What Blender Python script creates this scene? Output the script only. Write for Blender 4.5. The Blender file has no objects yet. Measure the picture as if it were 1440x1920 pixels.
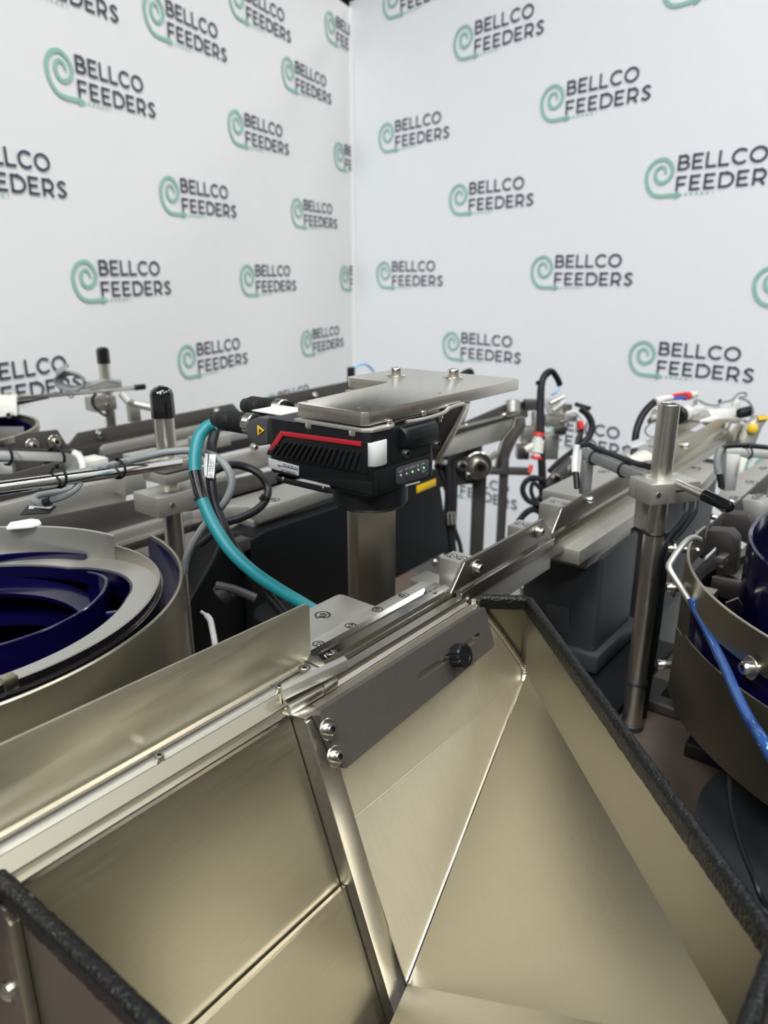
import bpy, bmesh, math, random
from mathutils import Vector, Matrix
random.seed(7)
SC = bpy.context.scene
COL = SC.collection
PI = math.pi

# ------------------------------------------------------------------ camera
H = 1.45
TH = math.radians(38.2)            # heading of the feeder rails against the lens axis
PITCH = 0.310881
cd = bpy.data.cameras.new('camera'); cam = bpy.data.objects.new('camera', cd); COL.objects.link(cam)
cd.sensor_fit = 'VERTICAL'; cd.sensor_height = 36.0; cd.sensor_width = 27.0
cd.lens = 1385.0*36/1920
cd.clip_start = 0.02; cd.clip_end = 100
_r = Vector((math.sin(TH), -math.cos(TH), 0)); _f0 = Vector((math.cos(TH), math.sin(TH), 0))
_f = _f0*math.cos(PITCH) + Vector((0, 0, -math.sin(PITCH))); _u = _r.cross(_f)
m = Matrix((( _r.x, _u.x, -_f.x, 0), (_r.y, _u.y, -_f.y, 0), (_r.z, _u.z, -_f.z, H), (0, 0, 0, 1)))
cam.matrix_world = m
cd.dof.use_dof = True; cd.dof.focus_distance = 0.80; cd.dof.aperture_fstop = 5.4
SC.camera = cam

# ------------------------------------------------------------------ world, lamps, exposure
w = bpy.data.worlds.new('hall'); SC.world = w; w.use_nodes = True
w.node_tree.nodes['Background'].inputs[0].default_value = (1.0, 0.93, 0.82, 1)
w.node_tree.nodes['Background'].inputs[1].default_value = 0.28
def lamp(name, loc, size, power, col=(0.96, 0.985, 1.0)):
    l = bpy.data.lights.new(name, 'AREA'); l.shape = 'RECTANGLE'; l.size = size[0]; l.size_y = size[1]
    l.energy = power; l.color = col
    o = bpy.data.objects.new(name, l); o.location = loc; COL.objects.link(o); return o
for lx, ly, pw in ((-4, -3.5, 240), (0.5, -3.8, 130), (-4, 0.4, 330), (0.6, -0.5, 85), (-1.7, -0.9, 220), (3.2, -2.4, 120), (4.5, 6.5, 90), (6.5, 0, 90)):  # ceiling lamps out of view; one added, others strengthened, for the right wall
    lamp('unseen_hall_lamp', (lx, ly, 5.7), (1.4, 1.4), pw)
vs = SC.view_settings
vs.view_transform = 'Standard'; vs.look = 'None'; vs.exposure = 0.0; vs.gamma = 1.0; vs.use_curve_mapping = False

# ------------------------------------------------------------------ materials
MAT = {}
def newmat(name):
    mt = bpy.data.materials.new(name); mt.use_nodes = True
    nt = mt.node_tree; b = nt.nodes['Principled BSDF']; MAT[name] = mt
    return mt, nt, b
def plain(name, col, rough=.5, metal=0., coat=0., emit=None, var=.12, bump=0., bscale=200., trans=0., spec=.5):
    mt, nt, b = newmat(name)
    b.inputs['Roughness'].default_value = rough; b.inputs['Metallic'].default_value = metal
    b.inputs['Coat Weight'].default_value = coat; b.inputs['Specular IOR Level'].default_value = spec
    if trans: b.inputs['Transmission Weight'].default_value = trans
    tc = nt.nodes.new('ShaderNodeTexCoord')
    nz = nt.nodes.new('ShaderNodeTexNoise'); nz.inputs['Scale'].default_value = 14; nz.inputs['Detail'].default_value = 5
    nt.links.new(tc.outputs['Object'], nz.inputs['Vector'])
    mx = nt.nodes.new('ShaderNodeMix'); mx.data_type = 'RGBA'
    mx.inputs['A'].default_value = tuple(c*(1-var) for c in col)+(1,); mx.inputs['B'].default_value = tuple(min(1, c*(1+var)) for c in col)+(1,)
    nt.links.new(nz.outputs['Fac'], mx.inputs['Factor']); nt.links.new(mx.outputs['Result'], b.inputs['Base Color'])
    if bump:
        n2 = nt.nodes.new('ShaderNodeTexNoise'); n2.inputs['Scale'].default_value = bscale; n2.inputs['Detail'].default_value = 2
        bp = nt.nodes.new('ShaderNodeBump'); bp.inputs['Strength'].default_value = bump; bp.inputs['Distance'].default_value = .002
        nt.links.new(tc.outputs['Object'], n2.inputs['Vector']); nt.links.new(n2.outputs['Fac'], bp.inputs['Height']); nt.links.new(bp.outputs['Normal'], b.inputs['Normal'])
    if emit:
        b.inputs['Emission Color'].default_value = emit[0]+(1,); b.inputs['Emission Strength'].default_value = emit[1]
    return mt
def brushed(name, col, rough=.34, grain=(5, 170, 170), bump=.2, blotch=.16, metal=1.):
    mt, nt, b = newmat(name)
    b.inputs['Metallic'].default_value = metal
    tc = nt.nodes.new('ShaderNodeTexCoord')
    mp = nt.nodes.new('ShaderNodeMapping'); mp.inputs['Scale'].default_value = grain
    nt.links.new(tc.outputs['Object'], mp.inputs['Vector'])
    g = nt.nodes.new('ShaderNodeTexNoise'); g.inputs['Scale'].default_value = 4; g.inputs['Detail'].default_value = 3
    nt.links.new(mp.outputs['Vector'], g.inputs['Vector'])
    bl = nt.nodes.new('ShaderNodeTexNoise'); bl.inputs['Scale'].default_value = 9; bl.inputs['Detail'].default_value = 4
    nt.links.new(tc.outputs['Object'], bl.inputs['Vector'])
    mx = nt.nodes.new('ShaderNodeMix'); mx.data_type = 'RGBA'
    mx.inputs['A'].default_value = tuple(c*(1-blotch) for c in col)+(1,); mx.inputs['B'].default_value = tuple(min(1, c*(1+blotch)) for c in col)+(1,)
    av = nt.nodes.new('ShaderNodeMath'); av.operation = 'MULTIPLY_ADD'; av.inputs[1].default_value = .55
    sb = nt.nodes.new('ShaderNodeMath'); sb.operation = 'MULTIPLY'; sb.inputs[1].default_value = .45
    nt.links.new(bl.outputs['Fac'], sb.inputs[0]); nt.links.new(g.outputs['Fac'], av.inputs[0]); nt.links.new(sb.outputs[0], av.inputs[2])
    nt.links.new(av.outputs[0], mx.inputs['Factor']); nt.links.new(mx.outputs['Result'], b.inputs['Base Color'])
    mr = nt.nodes.new('ShaderNodeMapRange'); mr.inputs['To Min'].default_value = rough-.07; mr.inputs['To Max'].default_value = rough+.09
    nt.links.new(g.outputs['Fac'], mr.inputs['Value']); nt.links.new(mr.outputs['Result'], b.inputs['Roughness'])
    bp = nt.nodes.new('ShaderNodeBump'); bp.inputs['Strength'].default_value = bump; bp.inputs['Distance'].default_value = .0004
    nt.links.new(g.outputs['Fac'], bp.inputs['Height']); nt.links.new(bp.outputs['Normal'], b.inputs['Normal'])
    return mt
brushed('steel', (.44, .405, .31), .34)
brushed('steel_hopper', (.285, .262, .205), .36)  # darker copy of steel; dimmer reflections are put into the colour
brushed('steel_guard', (.73, .69, .55), .38)
brushed('steel_down', (.74, .69, .56), .50, (200, 5, 5))  # downslope grain; colour lightened to stand in for reflected light
brushed('steel_smooth', (.58, .54, .46), .24, (5, 300, 300), .05, .05)
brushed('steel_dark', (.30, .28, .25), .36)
brushed('steel_dull', (.27, .25, .20), .55)
brushed('post_steel', (.52, .47, .385), .33, (260, 260, 8), .12, .10)
plain('plate_dark', (.062, .058, .052), .5, .35)
plain('bracket_dark', (.030, .028, .026), .5, .2)
plain('arm_grey', (.27, .27, .26), .5, .5)
brushed('polished', (.80, .78, .74), .13, (3, 400, 400), .05, .04)
brushed('aluminium', (.50, .49, .445), .46, (10, 200, 200), .06, .05, .85)
brushed('nickel', (.72, .69, .62), .30, (30, 60, 60), .1, .08)
brushed('anodised_dark', (.115, .105, .092), .46, (60, 60, 60), .05, .06, .6)
plain('screw_steel', (.66, .64, .58), .25, 1.)
plain('black_plastic', (.006, .0065, .0075), .42, spec=.3)
plain('black_gloss', (.006, .006, .007), .2, coat=.5)
plain('rubber', (.008, .008, .008), .55, spec=.3, bump=.6, bscale=380)
plain('trim_rubber', (.005, .005, .005), .34, spec=.32, bump=1.0, bscale=330)
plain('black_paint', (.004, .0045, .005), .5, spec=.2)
plain('box_grey', (.028, .030, .034), .55, bump=.15, bscale=500)
plain('blue_enamel', (.0030, .0016, .026), .14, coat=.25)
plain('teal', (.008, .185, .21), .45)
plain('grey_cable', (.185, .20, .20), .5)
plain('white_plastic', (.60, .60, .58), .45)
plain('cream_plastic', (.60, .59, .52), .5)
plain('white_window', (.60, .63, .61), .3, var=.02)
plain('red', (.36, .012, .022), .4)
plain('red_bright', (.62, .03, .025), .4)
plain('yellow', (.75, .47, .01), .45)
plain('label_silver', (.55, .55, .56), .4, .3)
plain('label_white', (.78, .78, .76), .5)
plain('ink', (.02, .02, .025), .6)
plain('grey_panel', (.045, .046, .05), .5)
plain('print_white', (.6, .6, .6), .5)
plain('blue_wire', (.05, .10, .45), .4)
plain('blue_tube', (.045, .13, .38), .10, trans=.6)
plain('pale_blue', (.35, .55, .80), .3)
plain('light_grey', (.62, .64, .70), .6)
plain('table_brown', (.125, .095, .075), .42)
plain('led_green', (.1, .8, .2), .4, emit=((.15, 1.0, .25), 1.0))
plain('screw_black', (.01, .01, .011), .4)
plain('led_white', (.6, .6, .6), .4)
plain('dark_frame', (.035, .033, .031), .5)
plain('fabric', (.84, .85, .87), .85, var=.015, bump=.05, bscale=900)
plain('fabric_warm', (.82, .82, .80), .85, var=.015, bump=.05, bscale=900)
plain('logo_navy', (.055, .062, .092), .85, var=.03)
plain('logo_green', (.30, .53, .44), .85, var=.03)
plain('carpet', (.085, .08, .075), .95, bump=.5, bscale=300)
plain('ceiling_grey', (.10, .10, .10), .9)

# ------------------------------------------------------------------ helpers
def V(p): return Vector(p)
def BM(): return bmesh.new()
def box(bm, lo, hi, bev=0.0, seg=2):
    lo, hi = [min(a, b) for a, b in zip(lo, hi)], [max(a, b) for a, b in zip(lo, hi)]
    r = bmesh.ops.create_cube(bm, size=1.0)
    for v in r['verts']:
        v.co = Vector([lo[i]+(v.co[i]+.5)*(hi[i]-lo[i]) for i in range(3)])
    if bev:
        es = {e for v in r['verts'] for e in v.link_edges}
        bmesh.ops.bevel(bm, geom=list(es), offset=bev, segments=seg, profile=.5, affect='EDGES')
    return bm
def prism(bm, pts, vec, bev=0.0, seg=2):
    pts = [V(p) for p in pts]; vec = V(vec)
    a = [bm.verts.new(p) for p in pts]; b = [bm.verts.new(p+vec) for p in pts]
    n = len(pts)
    fs = [bm.faces.new(a[::-1]), bm.faces.new(b)]
    for i in range(n): fs.append(bm.faces.new((a[i], a[(i+1) % n], b[(i+1) % n], b[i])))
    bmesh.ops.recalc_face_normals(bm, faces=fs)
    if bev:
        es = {e for f in fs for e in f.edges}
        bmesh.ops.bevel(bm, geom=list(es), offset=bev, segments=seg, profile=.5, affect='EDGES')
    return bm
def sheet(bm, pts, t, inward=None):
    """flat plate of thickness t through the given coplanar corners, thickened along its normal"""
    pts = [V(p) for p in pts]; n = Vector((0, 0, 0))
    for i in range(len(pts)): n += (pts[i]-pts[0]).cross(pts[(i+1) % len(pts)]-pts[0])
    n.normalize()
    if inward is not None and n.dot(V(inward)) < 0: n = -n
    return prism(bm, pts, n*t)
def spline(pts, sub=6, closed=False):
    pts = [V(p) for p in pts]; out = []; n = len(pts)
    if n < 3: return pts
    rng = n if closed else n-1
    for i in range(rng):
        if closed: p0, p1, p2, p3 = pts[(i-1) % n], pts[i], pts[(i+1) % n], pts[(i+2) % n]
        else:
            p1, p2 = pts[i], pts[i+1]
            p0 = pts[i-1] if i > 0 else p1*2-p2
            p3 = pts[i+2] if i+2 < n else p2*2-p1
        for k in range(sub):
            t = k/sub
            out.append(.5*((2*p1)+(-p0+p2)*t+(2*p0-5*p1+4*p2-p3)*t*t+(-p0+3*p1-3*p2+p3)*t**3))
    if not closed: out.append(pts[-1])
    return out
def tube(bm, pts, r, seg=10, sub=6, closed=False, radii=None):
    P = spline(pts, sub, closed) if sub > 1 else [V(p) for p in pts]
    n = len(P); t0 = (P[1]-P[0]).normalized()
    up = Vector((0, 0, 1)) if abs(t0.z) < .9 else Vector((1, 0, 0))
    x = t0.cross(up).normalized(); rings = []; prev = t0
    for i in range(n):
        if closed: t = (P[(i+1) % n]-P[i-1]).normalized()
        else: t = (P[min(i+1, n-1)]-P[max(i-1, 0)]).normalized()
        q = prev.rotation_difference(t); x = (q @ x).normalized(); prev = t
        y = t.cross(x).normalized(); x = y.cross(t).normalized()
        rr = r if radii is None else radii[min(len(radii)-1, int(i*len(radii)/n))]
        rings.append([bm.verts.new(P[i]+x*math.cos(2*PI*k/seg)*rr+y*math.sin(2*PI*k/seg)*rr) for k in range(seg)])
    m_ = n if closed else n-1
    for i in range(m_):
        a, b = rings[i], rings[(i+1) % n]
        for k in range(seg): bm.faces.new((a[k], a[(k+1) % seg], b[(k+1) % seg], b[k]))
    if not closed:
        bm.faces.new(rings[0][::-1]); bm.faces.new(rings[-1])
    return bm
def turned(bm, p0, p1, prof, seg=24):
    """solid of revolution about p0->p1; prof = [(t along axis in metres, radius)]"""
    p0, p1 = V(p0), V(p1); ax = (p1-p0).normalized()
    x = ax.orthogonal().normalized(); y = ax.cross(x); rings = []
    for t, r in prof:
        rings.append([bm.verts.new(p0+ax*t+(x*math.cos(2*PI*k/seg)+y*math.sin(2*PI*k/seg))*max(r, 1e-5)) for k in range(seg)])
    for a, b in zip(rings, rings[1:]):
        for k in range(seg): bm.faces.new((a[k], a[(k+1) % seg], b[(k+1) % seg], b[k]))
    bm.faces.new(rings[0][::-1]); bm.faces.new(rings[-1])
    return bm
def cyl(bm, p0, p1, r, seg=24, bev=0.0, r1=None):
    L = (V(p1)-V(p0)).length; r1 = r if r1 is None else r1
    if bev: return turned(bm, p0, p1, [(0, r-bev), (bev, r), (L-bev, r1), (L, r1-bev)], seg)
    return turned(bm, p0, p1, [(0, r), (L, r1)], seg)
def ringwall(bm, c, prof, a0, a1, seg=64):
    """closed (r,z) profile swept about the vertical axis through c from angle a0 to a1 (degrees)"""
    full = abs(a1-a0) >= 359.9; n = seg if full else seg+1; R = []
    for i in range(n):
        a = math.radians(a0+(a1-a0)*i/seg)
        R.append([bm.verts.new((c[0]+r*math.cos(a), c[1]+r*math.sin(a), z)) for r, z in prof])
    k = len(prof)
    for i in range(n if full else n-1):
        A, B = R[i], R[(i+1) % n]
        for j in range(k): bm.faces.new((A[j], A[(j+1) % k], B[(j+1) % k], B[j]))
    if not full:
        bm.faces.new(R[0]); bm.faces.new(R[-1][::-1])
    bmesh.ops.recalc_face_normals(bm, faces=bm.faces[:])
    return bm
def finish(me, ang=35):
    me.shade_smooth() if hasattr(me, 'shade_smooth') else None
    try: me.set_sharp_from_angle(angle=math.radians(ang))
    except Exception: pass
def obj(name, bm, mat, parent=None, ang=35):
    bmesh.ops.recalc_face_normals(bm, faces=bm.faces[:])
    if parent is not None:
        root = parent
        while root.parent: root = root.parent
        bmesh.ops.translate(bm, verts=bm.verts[:], vec=-root.location)
    me = bpy.data.meshes.new(name); bm.to_mesh(me); bm.free()
    me.materials.append(MAT[mat]); finish(me, ang)
    o = bpy.data.objects.new(name, me); COL.objects.link(o)
    if parent is not None: o.parent = parent
    return o
def thing(name, label, cat, loc, group=None):
    o = bpy.data.objects.new(name, None); COL.objects.link(o); o.empty_display_size = .02
    o.location = loc; o['label'] = label; o['category'] = cat
    if group: o['group'] = group
    return o
def tag(o, label, cat, group=None):
    o['label'] = label; o['category'] = cat
    if group: o['group'] = group
    return o
def single(name, bm, mat, label, cat, group=None): return tag(obj(name, bm, mat), label, cat, group)
def struct(name, bm, mat): o = obj(name, bm, mat); o['kind'] = 'structure'; return o
# shared screw meshes, unit head radius, axis +Z, seat at z=0
def _screw_meshes():
    out = {}; seg = 18
    for kind in ('cap', 'cap_washer', 'flush'):
        bm = bmesh.new()
        def ring(r, z): return [bm.verts.new((r*math.cos(2*PI*k/seg), r*math.sin(2*PI*k/seg), z)) for k in range(seg)]
        def join(a, b, mi=0):
            for k in range(seg): bm.faces.new((a[k], a[(k+1) % seg], b[(k+1) % seg], b[k])).material_index = mi
        top = .10 if kind == 'flush' else 1.45
        hexr = ring(.50, top)
        A = ring(.88, top); join(A, hexr); C2 = ring(.47, top-.55 if kind != 'flush' else -.2); join(hexr, C2, 1); bm.faces.new(C2).material_index = 1  # socket faces coloured black for the shade inside
        if kind == 'flush':
            b0 = ring(.97, .03); join(b0, A); c0 = ring(.99, .035); join(c0, b0, 1); c1 = ring(1.30, .045); join(c1, c0, 1); c2 = ring(1.40, .03); join(c2, c1); c3 = ring(1.40, -.05); join(c3, c2)  # black ring paints the shade of a countersink that is not cut
        else:
            b0 = ring(1.0, 1.3); join(b0, A)
            if kind == 'cap_washer':
                w0 = ring(1.0, .28); join(w0, b0); w1 = ring(1.75, .28); join(w1, w0); w2 = ring(1.82, .22); join(w2, w1); w3 = ring(1.82, -.05); join(w3, w2)
            else:
                b1 = ring(1.0, -.05); join(b1, b0)
        bmesh.ops.recalc_face_normals(bm, faces=bm.faces[:])
        me = bpy.data.meshes.new('screw'); bm.to_mesh(me); bm.free(); me.materials.append(MAT['screw_steel']); me.materials.append(MAT['screw_black']); finish(me, 40); out[kind] = me
    return out
SCREW = _screw_meshes()
def screw(parent, p, n, r, kind='cap', name='screw', mat=None):
    o = bpy.data.objects.new(name, SCREW[kind]); COL.objects.link(o)
    root = parent
    while root.parent: root = root.parent
    o.rotation_mode = 'QUATERNION'; o.rotation_quaternion = V(n).to_track_quat('Z', 'Y'); o.scale = (r, r, r)
    o.location = V(p)-root.location; o.parent = parent
    if mat:
        o.data = SCREW[kind].copy(); o.data.materials.clear(); o.data.materials.append(MAT[mat])
    return o
def lettering(name, txt, size, p, xd, yd, mat, parent, spacing=1.0):
    cu = bpy.data.curves.new(name, 'FONT'); cu.body = txt; cu.size = size; cu.space_character = spacing; cu.resolution_u = 2
    to = bpy.data.objects.new(name, cu); COL.objects.link(to); bpy.context.view_layer.update()
    me = bpy.data.meshes.new_from_object(to.evaluated_get(bpy.context.evaluated_depsgraph_get()))
    bpy.data.objects.remove(to); bpy.data.curves.remove(cu)
    xd = V(xd).normalized(); yd = V(yd); yd = (yd-xd*yd.dot(xd)).normalized(); zd = xd.cross(yd)
    root = parent
    while root.parent: root = root.parent
    p = V(p)-root.location+zd*.0003
    for v in me.vertices: v.co = p+xd*v.co.x+yd*v.co.y
    me.materials.clear(); me.materials.append(MAT[mat])
    o = bpy.data.objects.new(name, me); COL.objects.link(o); o.parent = parent
    return o
def path_lettering(name, txt, size, path, s0, off, view, mat, parent):
    o = lettering(name, txt, size, root_loc(parent), (1, 0, 0), (0, 1, 0), mat, parent)
    P = [V(p) for p in path]; acc = [0.]
    for a, b in zip(P, P[1:]): acc.append(acc[-1]+(b-a).length)
    def at(s):
        k = 0
        while k < len(P)-2 and acc[k+1] < s: k += 1
        q = (s-acc[k])/(acc[k+1]-acc[k]); return P[k].lerp(P[k+1], q), (P[k+1]-P[k]).normalized()
    rl = root_loc(parent)
    for v in o.data.vertices:
        p, t = at(s0+v.co.x); n = (V(view)-p); n = (n-t*n.dot(t)).normalized(); side = n.cross(t)
        y = (v.co.y-size*.36)/off
        v.co = p+(n*math.cos(y)+side*math.sin(y))*(off+.0003)-rl
    return o
def root_loc(parent):
    root = parent
    while root.parent: root = root.parent
    return root.location.copy()
def zip_tie(parent, p, axis, r, name='zip_tie', knot=(0, 0, 1)):
    bm = BM(); ax = V(axis).normalized()
    x = ax.orthogonal().normalized(); y = ax.cross(x)
    for s in (-1, 0, 1): pass
    tube(bm, [V(p)+(x*math.cos(a)+y*math.sin(a))*r for a in [2*PI*k/14 for k in range(14)]], max(.0014, r*.14), 6, 1, True)
    k = V(knot).normalized(); q = V(p)+k*r*1.05
    box(bm, q-Vector((.002, .002, .002)), q+Vector((.002, .002, .0035)), .0006)
    return obj(name, bm, 'black_plastic', parent)

# ------------------------------------------------------------------ the hall and the printed backdrop
bm = BM(); box(bm, (-20, -20, -.05), (24, 24, 0)); struct('floor', bm, 'carpet')
bm = BM(); box(bm, (-20, -20, 6.0), (24, 24, 6.1)); struct('ceiling', bm, 'ceiling_grey')
C0 = Vector((3.1985, 2.7221, 0)); DL = Vector((.9646, .2639, 0)).normalized(); DR = Vector((-.1788, -.9839, 0)).normalized()
NL = Vector((-DL.y, DL.x, 0)); NR = Vector((DR.y, -DR.x, 0))
NL = NL if NL.dot(C0) > 0 else -NL; NR = NR if NR.dot(C0) > 0 else -NR       # pointing away from the camera
def backdrop(name, s0, s1, D, N, z1, mat):
    bm = BM(); n = 60; t = .025; A = []
    for i in range(n+1):
        s = s0+(s1-s0)*i/n; p = C0+D*s
        A.append([bm.verts.new(p+Vector((0, 0, .02))), bm.verts.new(p+Vector((0, 0, z1))), bm.verts.new(p+N*t+Vector((0, 0, z1))), bm.verts.new(p+N*t+Vector((0, 0, .02)))])
    for a, b in zip(A, A[1:]):
        for k in range(4): bm.faces.new((a[k], b[k], b[(k+1) % 4], a[(k+1) % 4]))
    bm.faces.new(A[0]); bm.faces.new(A[-1][::-1])
    return struct(name, bm, mat)
wallL = backdrop('wall_left', -3.4, .0, DL, NL, 2.69, 'fabric_warm')
wallR = backdrop('wall_right', -.012, 3.2, DR, NR, 2.72, 'fabric')
# rounded fabric return where the two printed panels meet
bm = BM()
tube(bm, [C0-DL*.012-NL*.0+Vector((0, 0, .02)), C0-DL*.012+Vector((0, 0, 2.69))], .016, 12, 1)
o = obj('fabric_seam', bm, 'fabric_warm', wallL)

def arc(cx, cy, rx, ry, a0, a1, n=10):
    return [(cx+rx*math.cos(math.radians(a0+(a1-a0)*i/n)), cy+ry*math.sin(math.radians(a0+(a1-a0)*i/n))) for i in range(n+1)]
S_ = .152
vert = [(.0825, 0), (.0825, 1)]
GL = {
 'B': (.86, [vert, [(.0825, .9175), (.42, .9175)]+arc(.42, .715, .21, .2025, 90, -90)+[(.0825, .5125)], [(.42, .5125)]+arc(.46, .297, .24, .2145, 90, -90)+[(.0825, .0825)]]),
 'E': (.80, [vert, [(.0825, .9175), (.67, .9175)], [(.0825, .505), (.60, .505)], [(.0825, .0825), (.69, .0825)]]),
 'L': (.72, [vert, [(.0825, .0825), (.66, .0825)]]),
 'C': (.98, [arc(.52, .5, .43, .42, 42, 318, 22)]),
 'O': (1.05, [arc(.52, .5, .44, .42, 0, 360, 28)]),
 'F': (.77, [vert, [(.0825, .9175), (.67, .9175)], [(.0825, .46), (.61, .46)]]),
 'D': (.97, [vert, [(.0825, .9175), (.42, .9175)]+arc(.42, .5, .44, .4175, 90, -90, 14)+[(.0825, .0825)]]),
 'R': (.86, [vert, [(.0825, .9175), (.42, .9175)]+arc(.42, .63, .28, .2875, 90, -90)+[(.0825, .3425)], [(.42, .36), (.70, 0)]]),
 'S': (.72, [[tuple(v.xy) for v in spline([(x, y, 0) for x, y in [(.62, .80), (.36, .92), (.12, .74), (.34, .53), (.60, .29), (.36, .08), (.05, .20)]], 5)]]),
}
def stroke(bm, pts, wd, ox=0., oy=0., z=0.):
    P = [Vector((x, y)) for x, y in pts]; n = len(P); wds = wd if isinstance(wd, list) else [wd]*n; L = []; R = []
    closed = (P[0]-P[-1]).length < 1e-6
    for i in range(n):
        if closed and i in (0, n-1): d = (P[1]-P[-2]).normalized(); k = 1
        elif i == 0: d = (P[1]-P[0]).normalized(); k = 1
        elif i == n-1: d = (P[-1]-P[-2]).normalized(); k = 1
        else:
            a = (P[i]-P[i-1]).normalized(); b = (P[i+1]-P[i]).normalized(); d = (a+b).normalized(); k = 1/max(.5, d.dot(a))
        nn = Vector((-d.y, d.x))*wds[i]*.5*k
        L.append(bm.verts.new((P[i].x+nn.x+ox, 0, P[i].y+nn.y+oy))); R.append(bm.verts.new((P[i].x-nn.x+ox, 0, P[i].y-nn.y+oy)))
    for i in range(n-1): bm.faces.new((L[i], R[i], R[i+1], L[i+1]))
bm = BM()
for txt, y0, sp in (('BELLCO', -1.0, .045), ('FEEDERS', -2.36, .10)):
    x = 0.
    for ch in txt:
        adv, st = GL[ch]
        for s in st: stroke(bm, s, S_, x, y0)
        x += adv+sp
ME_TXT = bpy.data.meshes.new('printed_logo'); bm.to_mesh(ME_TXT); bm.free(); ME_TXT.materials.append(MAT['logo_navy'])
bm = BM()
sp_ = [tuple(v.xy) for v in spline([(x, y, 0) for x, y in [(-.74, -1.12), (-.80, -.80), (-1.06, -.62), (-1.36, -.80), (-1.43, -1.15), (-1.30, -1.52), (-.95, -1.70), (-.52, -1.50), (-.30, -1.05), (-.42, -.55), (-.75, -.22), (-1.12, -.13), (-1.62, -.32), (-1.96, -.80), (-2.02, -1.35), (-1.86, -1.95), (-1.50, -2.40), (-1.02, -2.56), (-.40, -2.56), (.05, -2.56)]], 6)]
stroke(bm, sp_, [min(.25, .16+.004*i) for i in range(len(sp_))])
f = [bm.verts.new(v) for v in ((.0, 0, -2.28), (.52, 0, -2.56), (.0, 0, -2.84))]; bm.faces.new(f)
for i in range(6):
    x = .72+i*.34; q = .07 if i < 5 else .03
    bm.faces.new([bm.verts.new(v) for v in ((x-q, 0, -2.56-.07), (x+q, 0, -2.56-.07), (x+q, 0, -2.56+.07), (x-q, 0, -2.56+.07))])
ME_SPI = bpy.data.meshes.new('spiral_emblem'); bm.to_mesh(ME_SPI); bm.free(); ME_SPI.materials.append(MAT['logo_green'])
def logo(wall, D, N, s, z, scale, xdir):
    p = C0+D*s-N*.004
    X = D*xdir; Y = N; Zv = Vector((0, 0, 1))
    M = Matrix(((X.x*scale*1.15, Y.x*scale, 0, p.x), (X.y*scale*1.15, Y.y*scale, 0, p.y), (0, 0, scale, z), (0, 0, 0, 1)))
    a = bpy.data.objects.new('printed_logo', ME_TXT); COL.objects.link(a); a.parent = wall; a.matrix_local = M
    b = bpy.data.objects.new('spiral_emblem', ME_SPI); COL.objects.link(b); b.parent = a
LS = .0477
for s, z in [(-1.902,2.060), (-1.012,2.061), (-0.103,2.076), (-0.586,2.337), (-0.174,2.615), (-1.453,1.778), (-0.548,1.783), (-1.899,1.495), (-0.990,1.491), (-0.060,1.496), (-1.431,1.202), (-0.497,1.195), (-1.458,2.322), (-0.961,2.504), (-2.338,1.776), (-2.373,1.219), (-2.041,2.299), (-0.850,0.935), (-1.881,0.869)]:
    logo(wallL, DL, NL, s, z, LS, 1)
RS_ = .0500
for s, z in [(0.328,2.154), (0.821,1.841), (1.312,1.527), (1.811,1.211), (1.312,2.159), (1.805,1.848), (0.824,2.462), (0.309,1.515), (0.801,1.190), (2.245,1.480), (1.375,0.864), (0.360,2.715), (1.798,2.442), (2.309,0.868), (0.269,0.824), (0.827,0.513)]:
    logo(wallR, DR, NR, s, z, RS_, 1)

# ------------------------------------------------------------------ machine table
tb = thing('machine_table', 'brown machine table top carrying the feeders and bowl drives', 'table', (.5, .5, 0))
bm = BM(); prism(bm, [(-.25, .42, .72), (.70, .42, .72), (.70, -.9, .72), (1.38, -.9, .72), (1.38, 1.72, .72), (-.25, 1.72, .72)], (0, 0, .03), .004); obj('table_top', bm, 'table_brown', tb)
for x, y in ((-.18, .49), (.77, -.83), (1.31, -.83), (-.18, 1.65), (1.31, 1.65)):
    bm = BM(); box(bm, (x-.04, y-.04, 0), (x+.04, y+.04, .72), .004); obj('leg', bm, 'dark_frame', tb)
for xa, yy in ((.81, -.83), (-.14, 1.65)):
    bm = BM(); box(bm, (xa, yy-.03, .62), (1.27, yy+.03, .72)); obj('apron', bm, 'dark_frame', tb)

# ------------------------------------------------------------------ step feeder hopper in the foreground
hp = thing('step_feeder_hopper', 'large brushed stainless hopper with black edge trim filling the foreground', 'hopper', (.45, .30, .75))
up = (0, -.94, .34)
P3 = Vector((0.7587,0.4456,1.0500)); P4 = Vector((.7919, .3928, 1.05)); P5 = Vector((.4416, .0345, 1.05)); P6 = Vector((.365, .0290, 1.05)); Q6 = Vector((.16, .029, 1.05))
P5 = Vector((.4335, .0262, 1.05))
K1 = Vector((0.4610,0.4009,0.9302)); K2 = Vector((0.8204,0.3999,0.9277)); PB = Vector((0.4482,0.3232,0.7822)); FE = Vector((0.4268,0.0327,0.9612))
K3 = Vector((0.7536,0.3653,0.9725))
# back panel under the slotted bar, and the chute panel it bends into
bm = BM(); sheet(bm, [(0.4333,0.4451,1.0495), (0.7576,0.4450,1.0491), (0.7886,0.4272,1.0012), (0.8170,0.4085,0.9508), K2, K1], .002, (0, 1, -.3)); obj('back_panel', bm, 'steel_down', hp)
bm = BM(); sheet(bm, [K1, K2, PB], .002, (0, 1, -1)); obj('chute_panel', bm, 'steel_down', hp)
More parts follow.
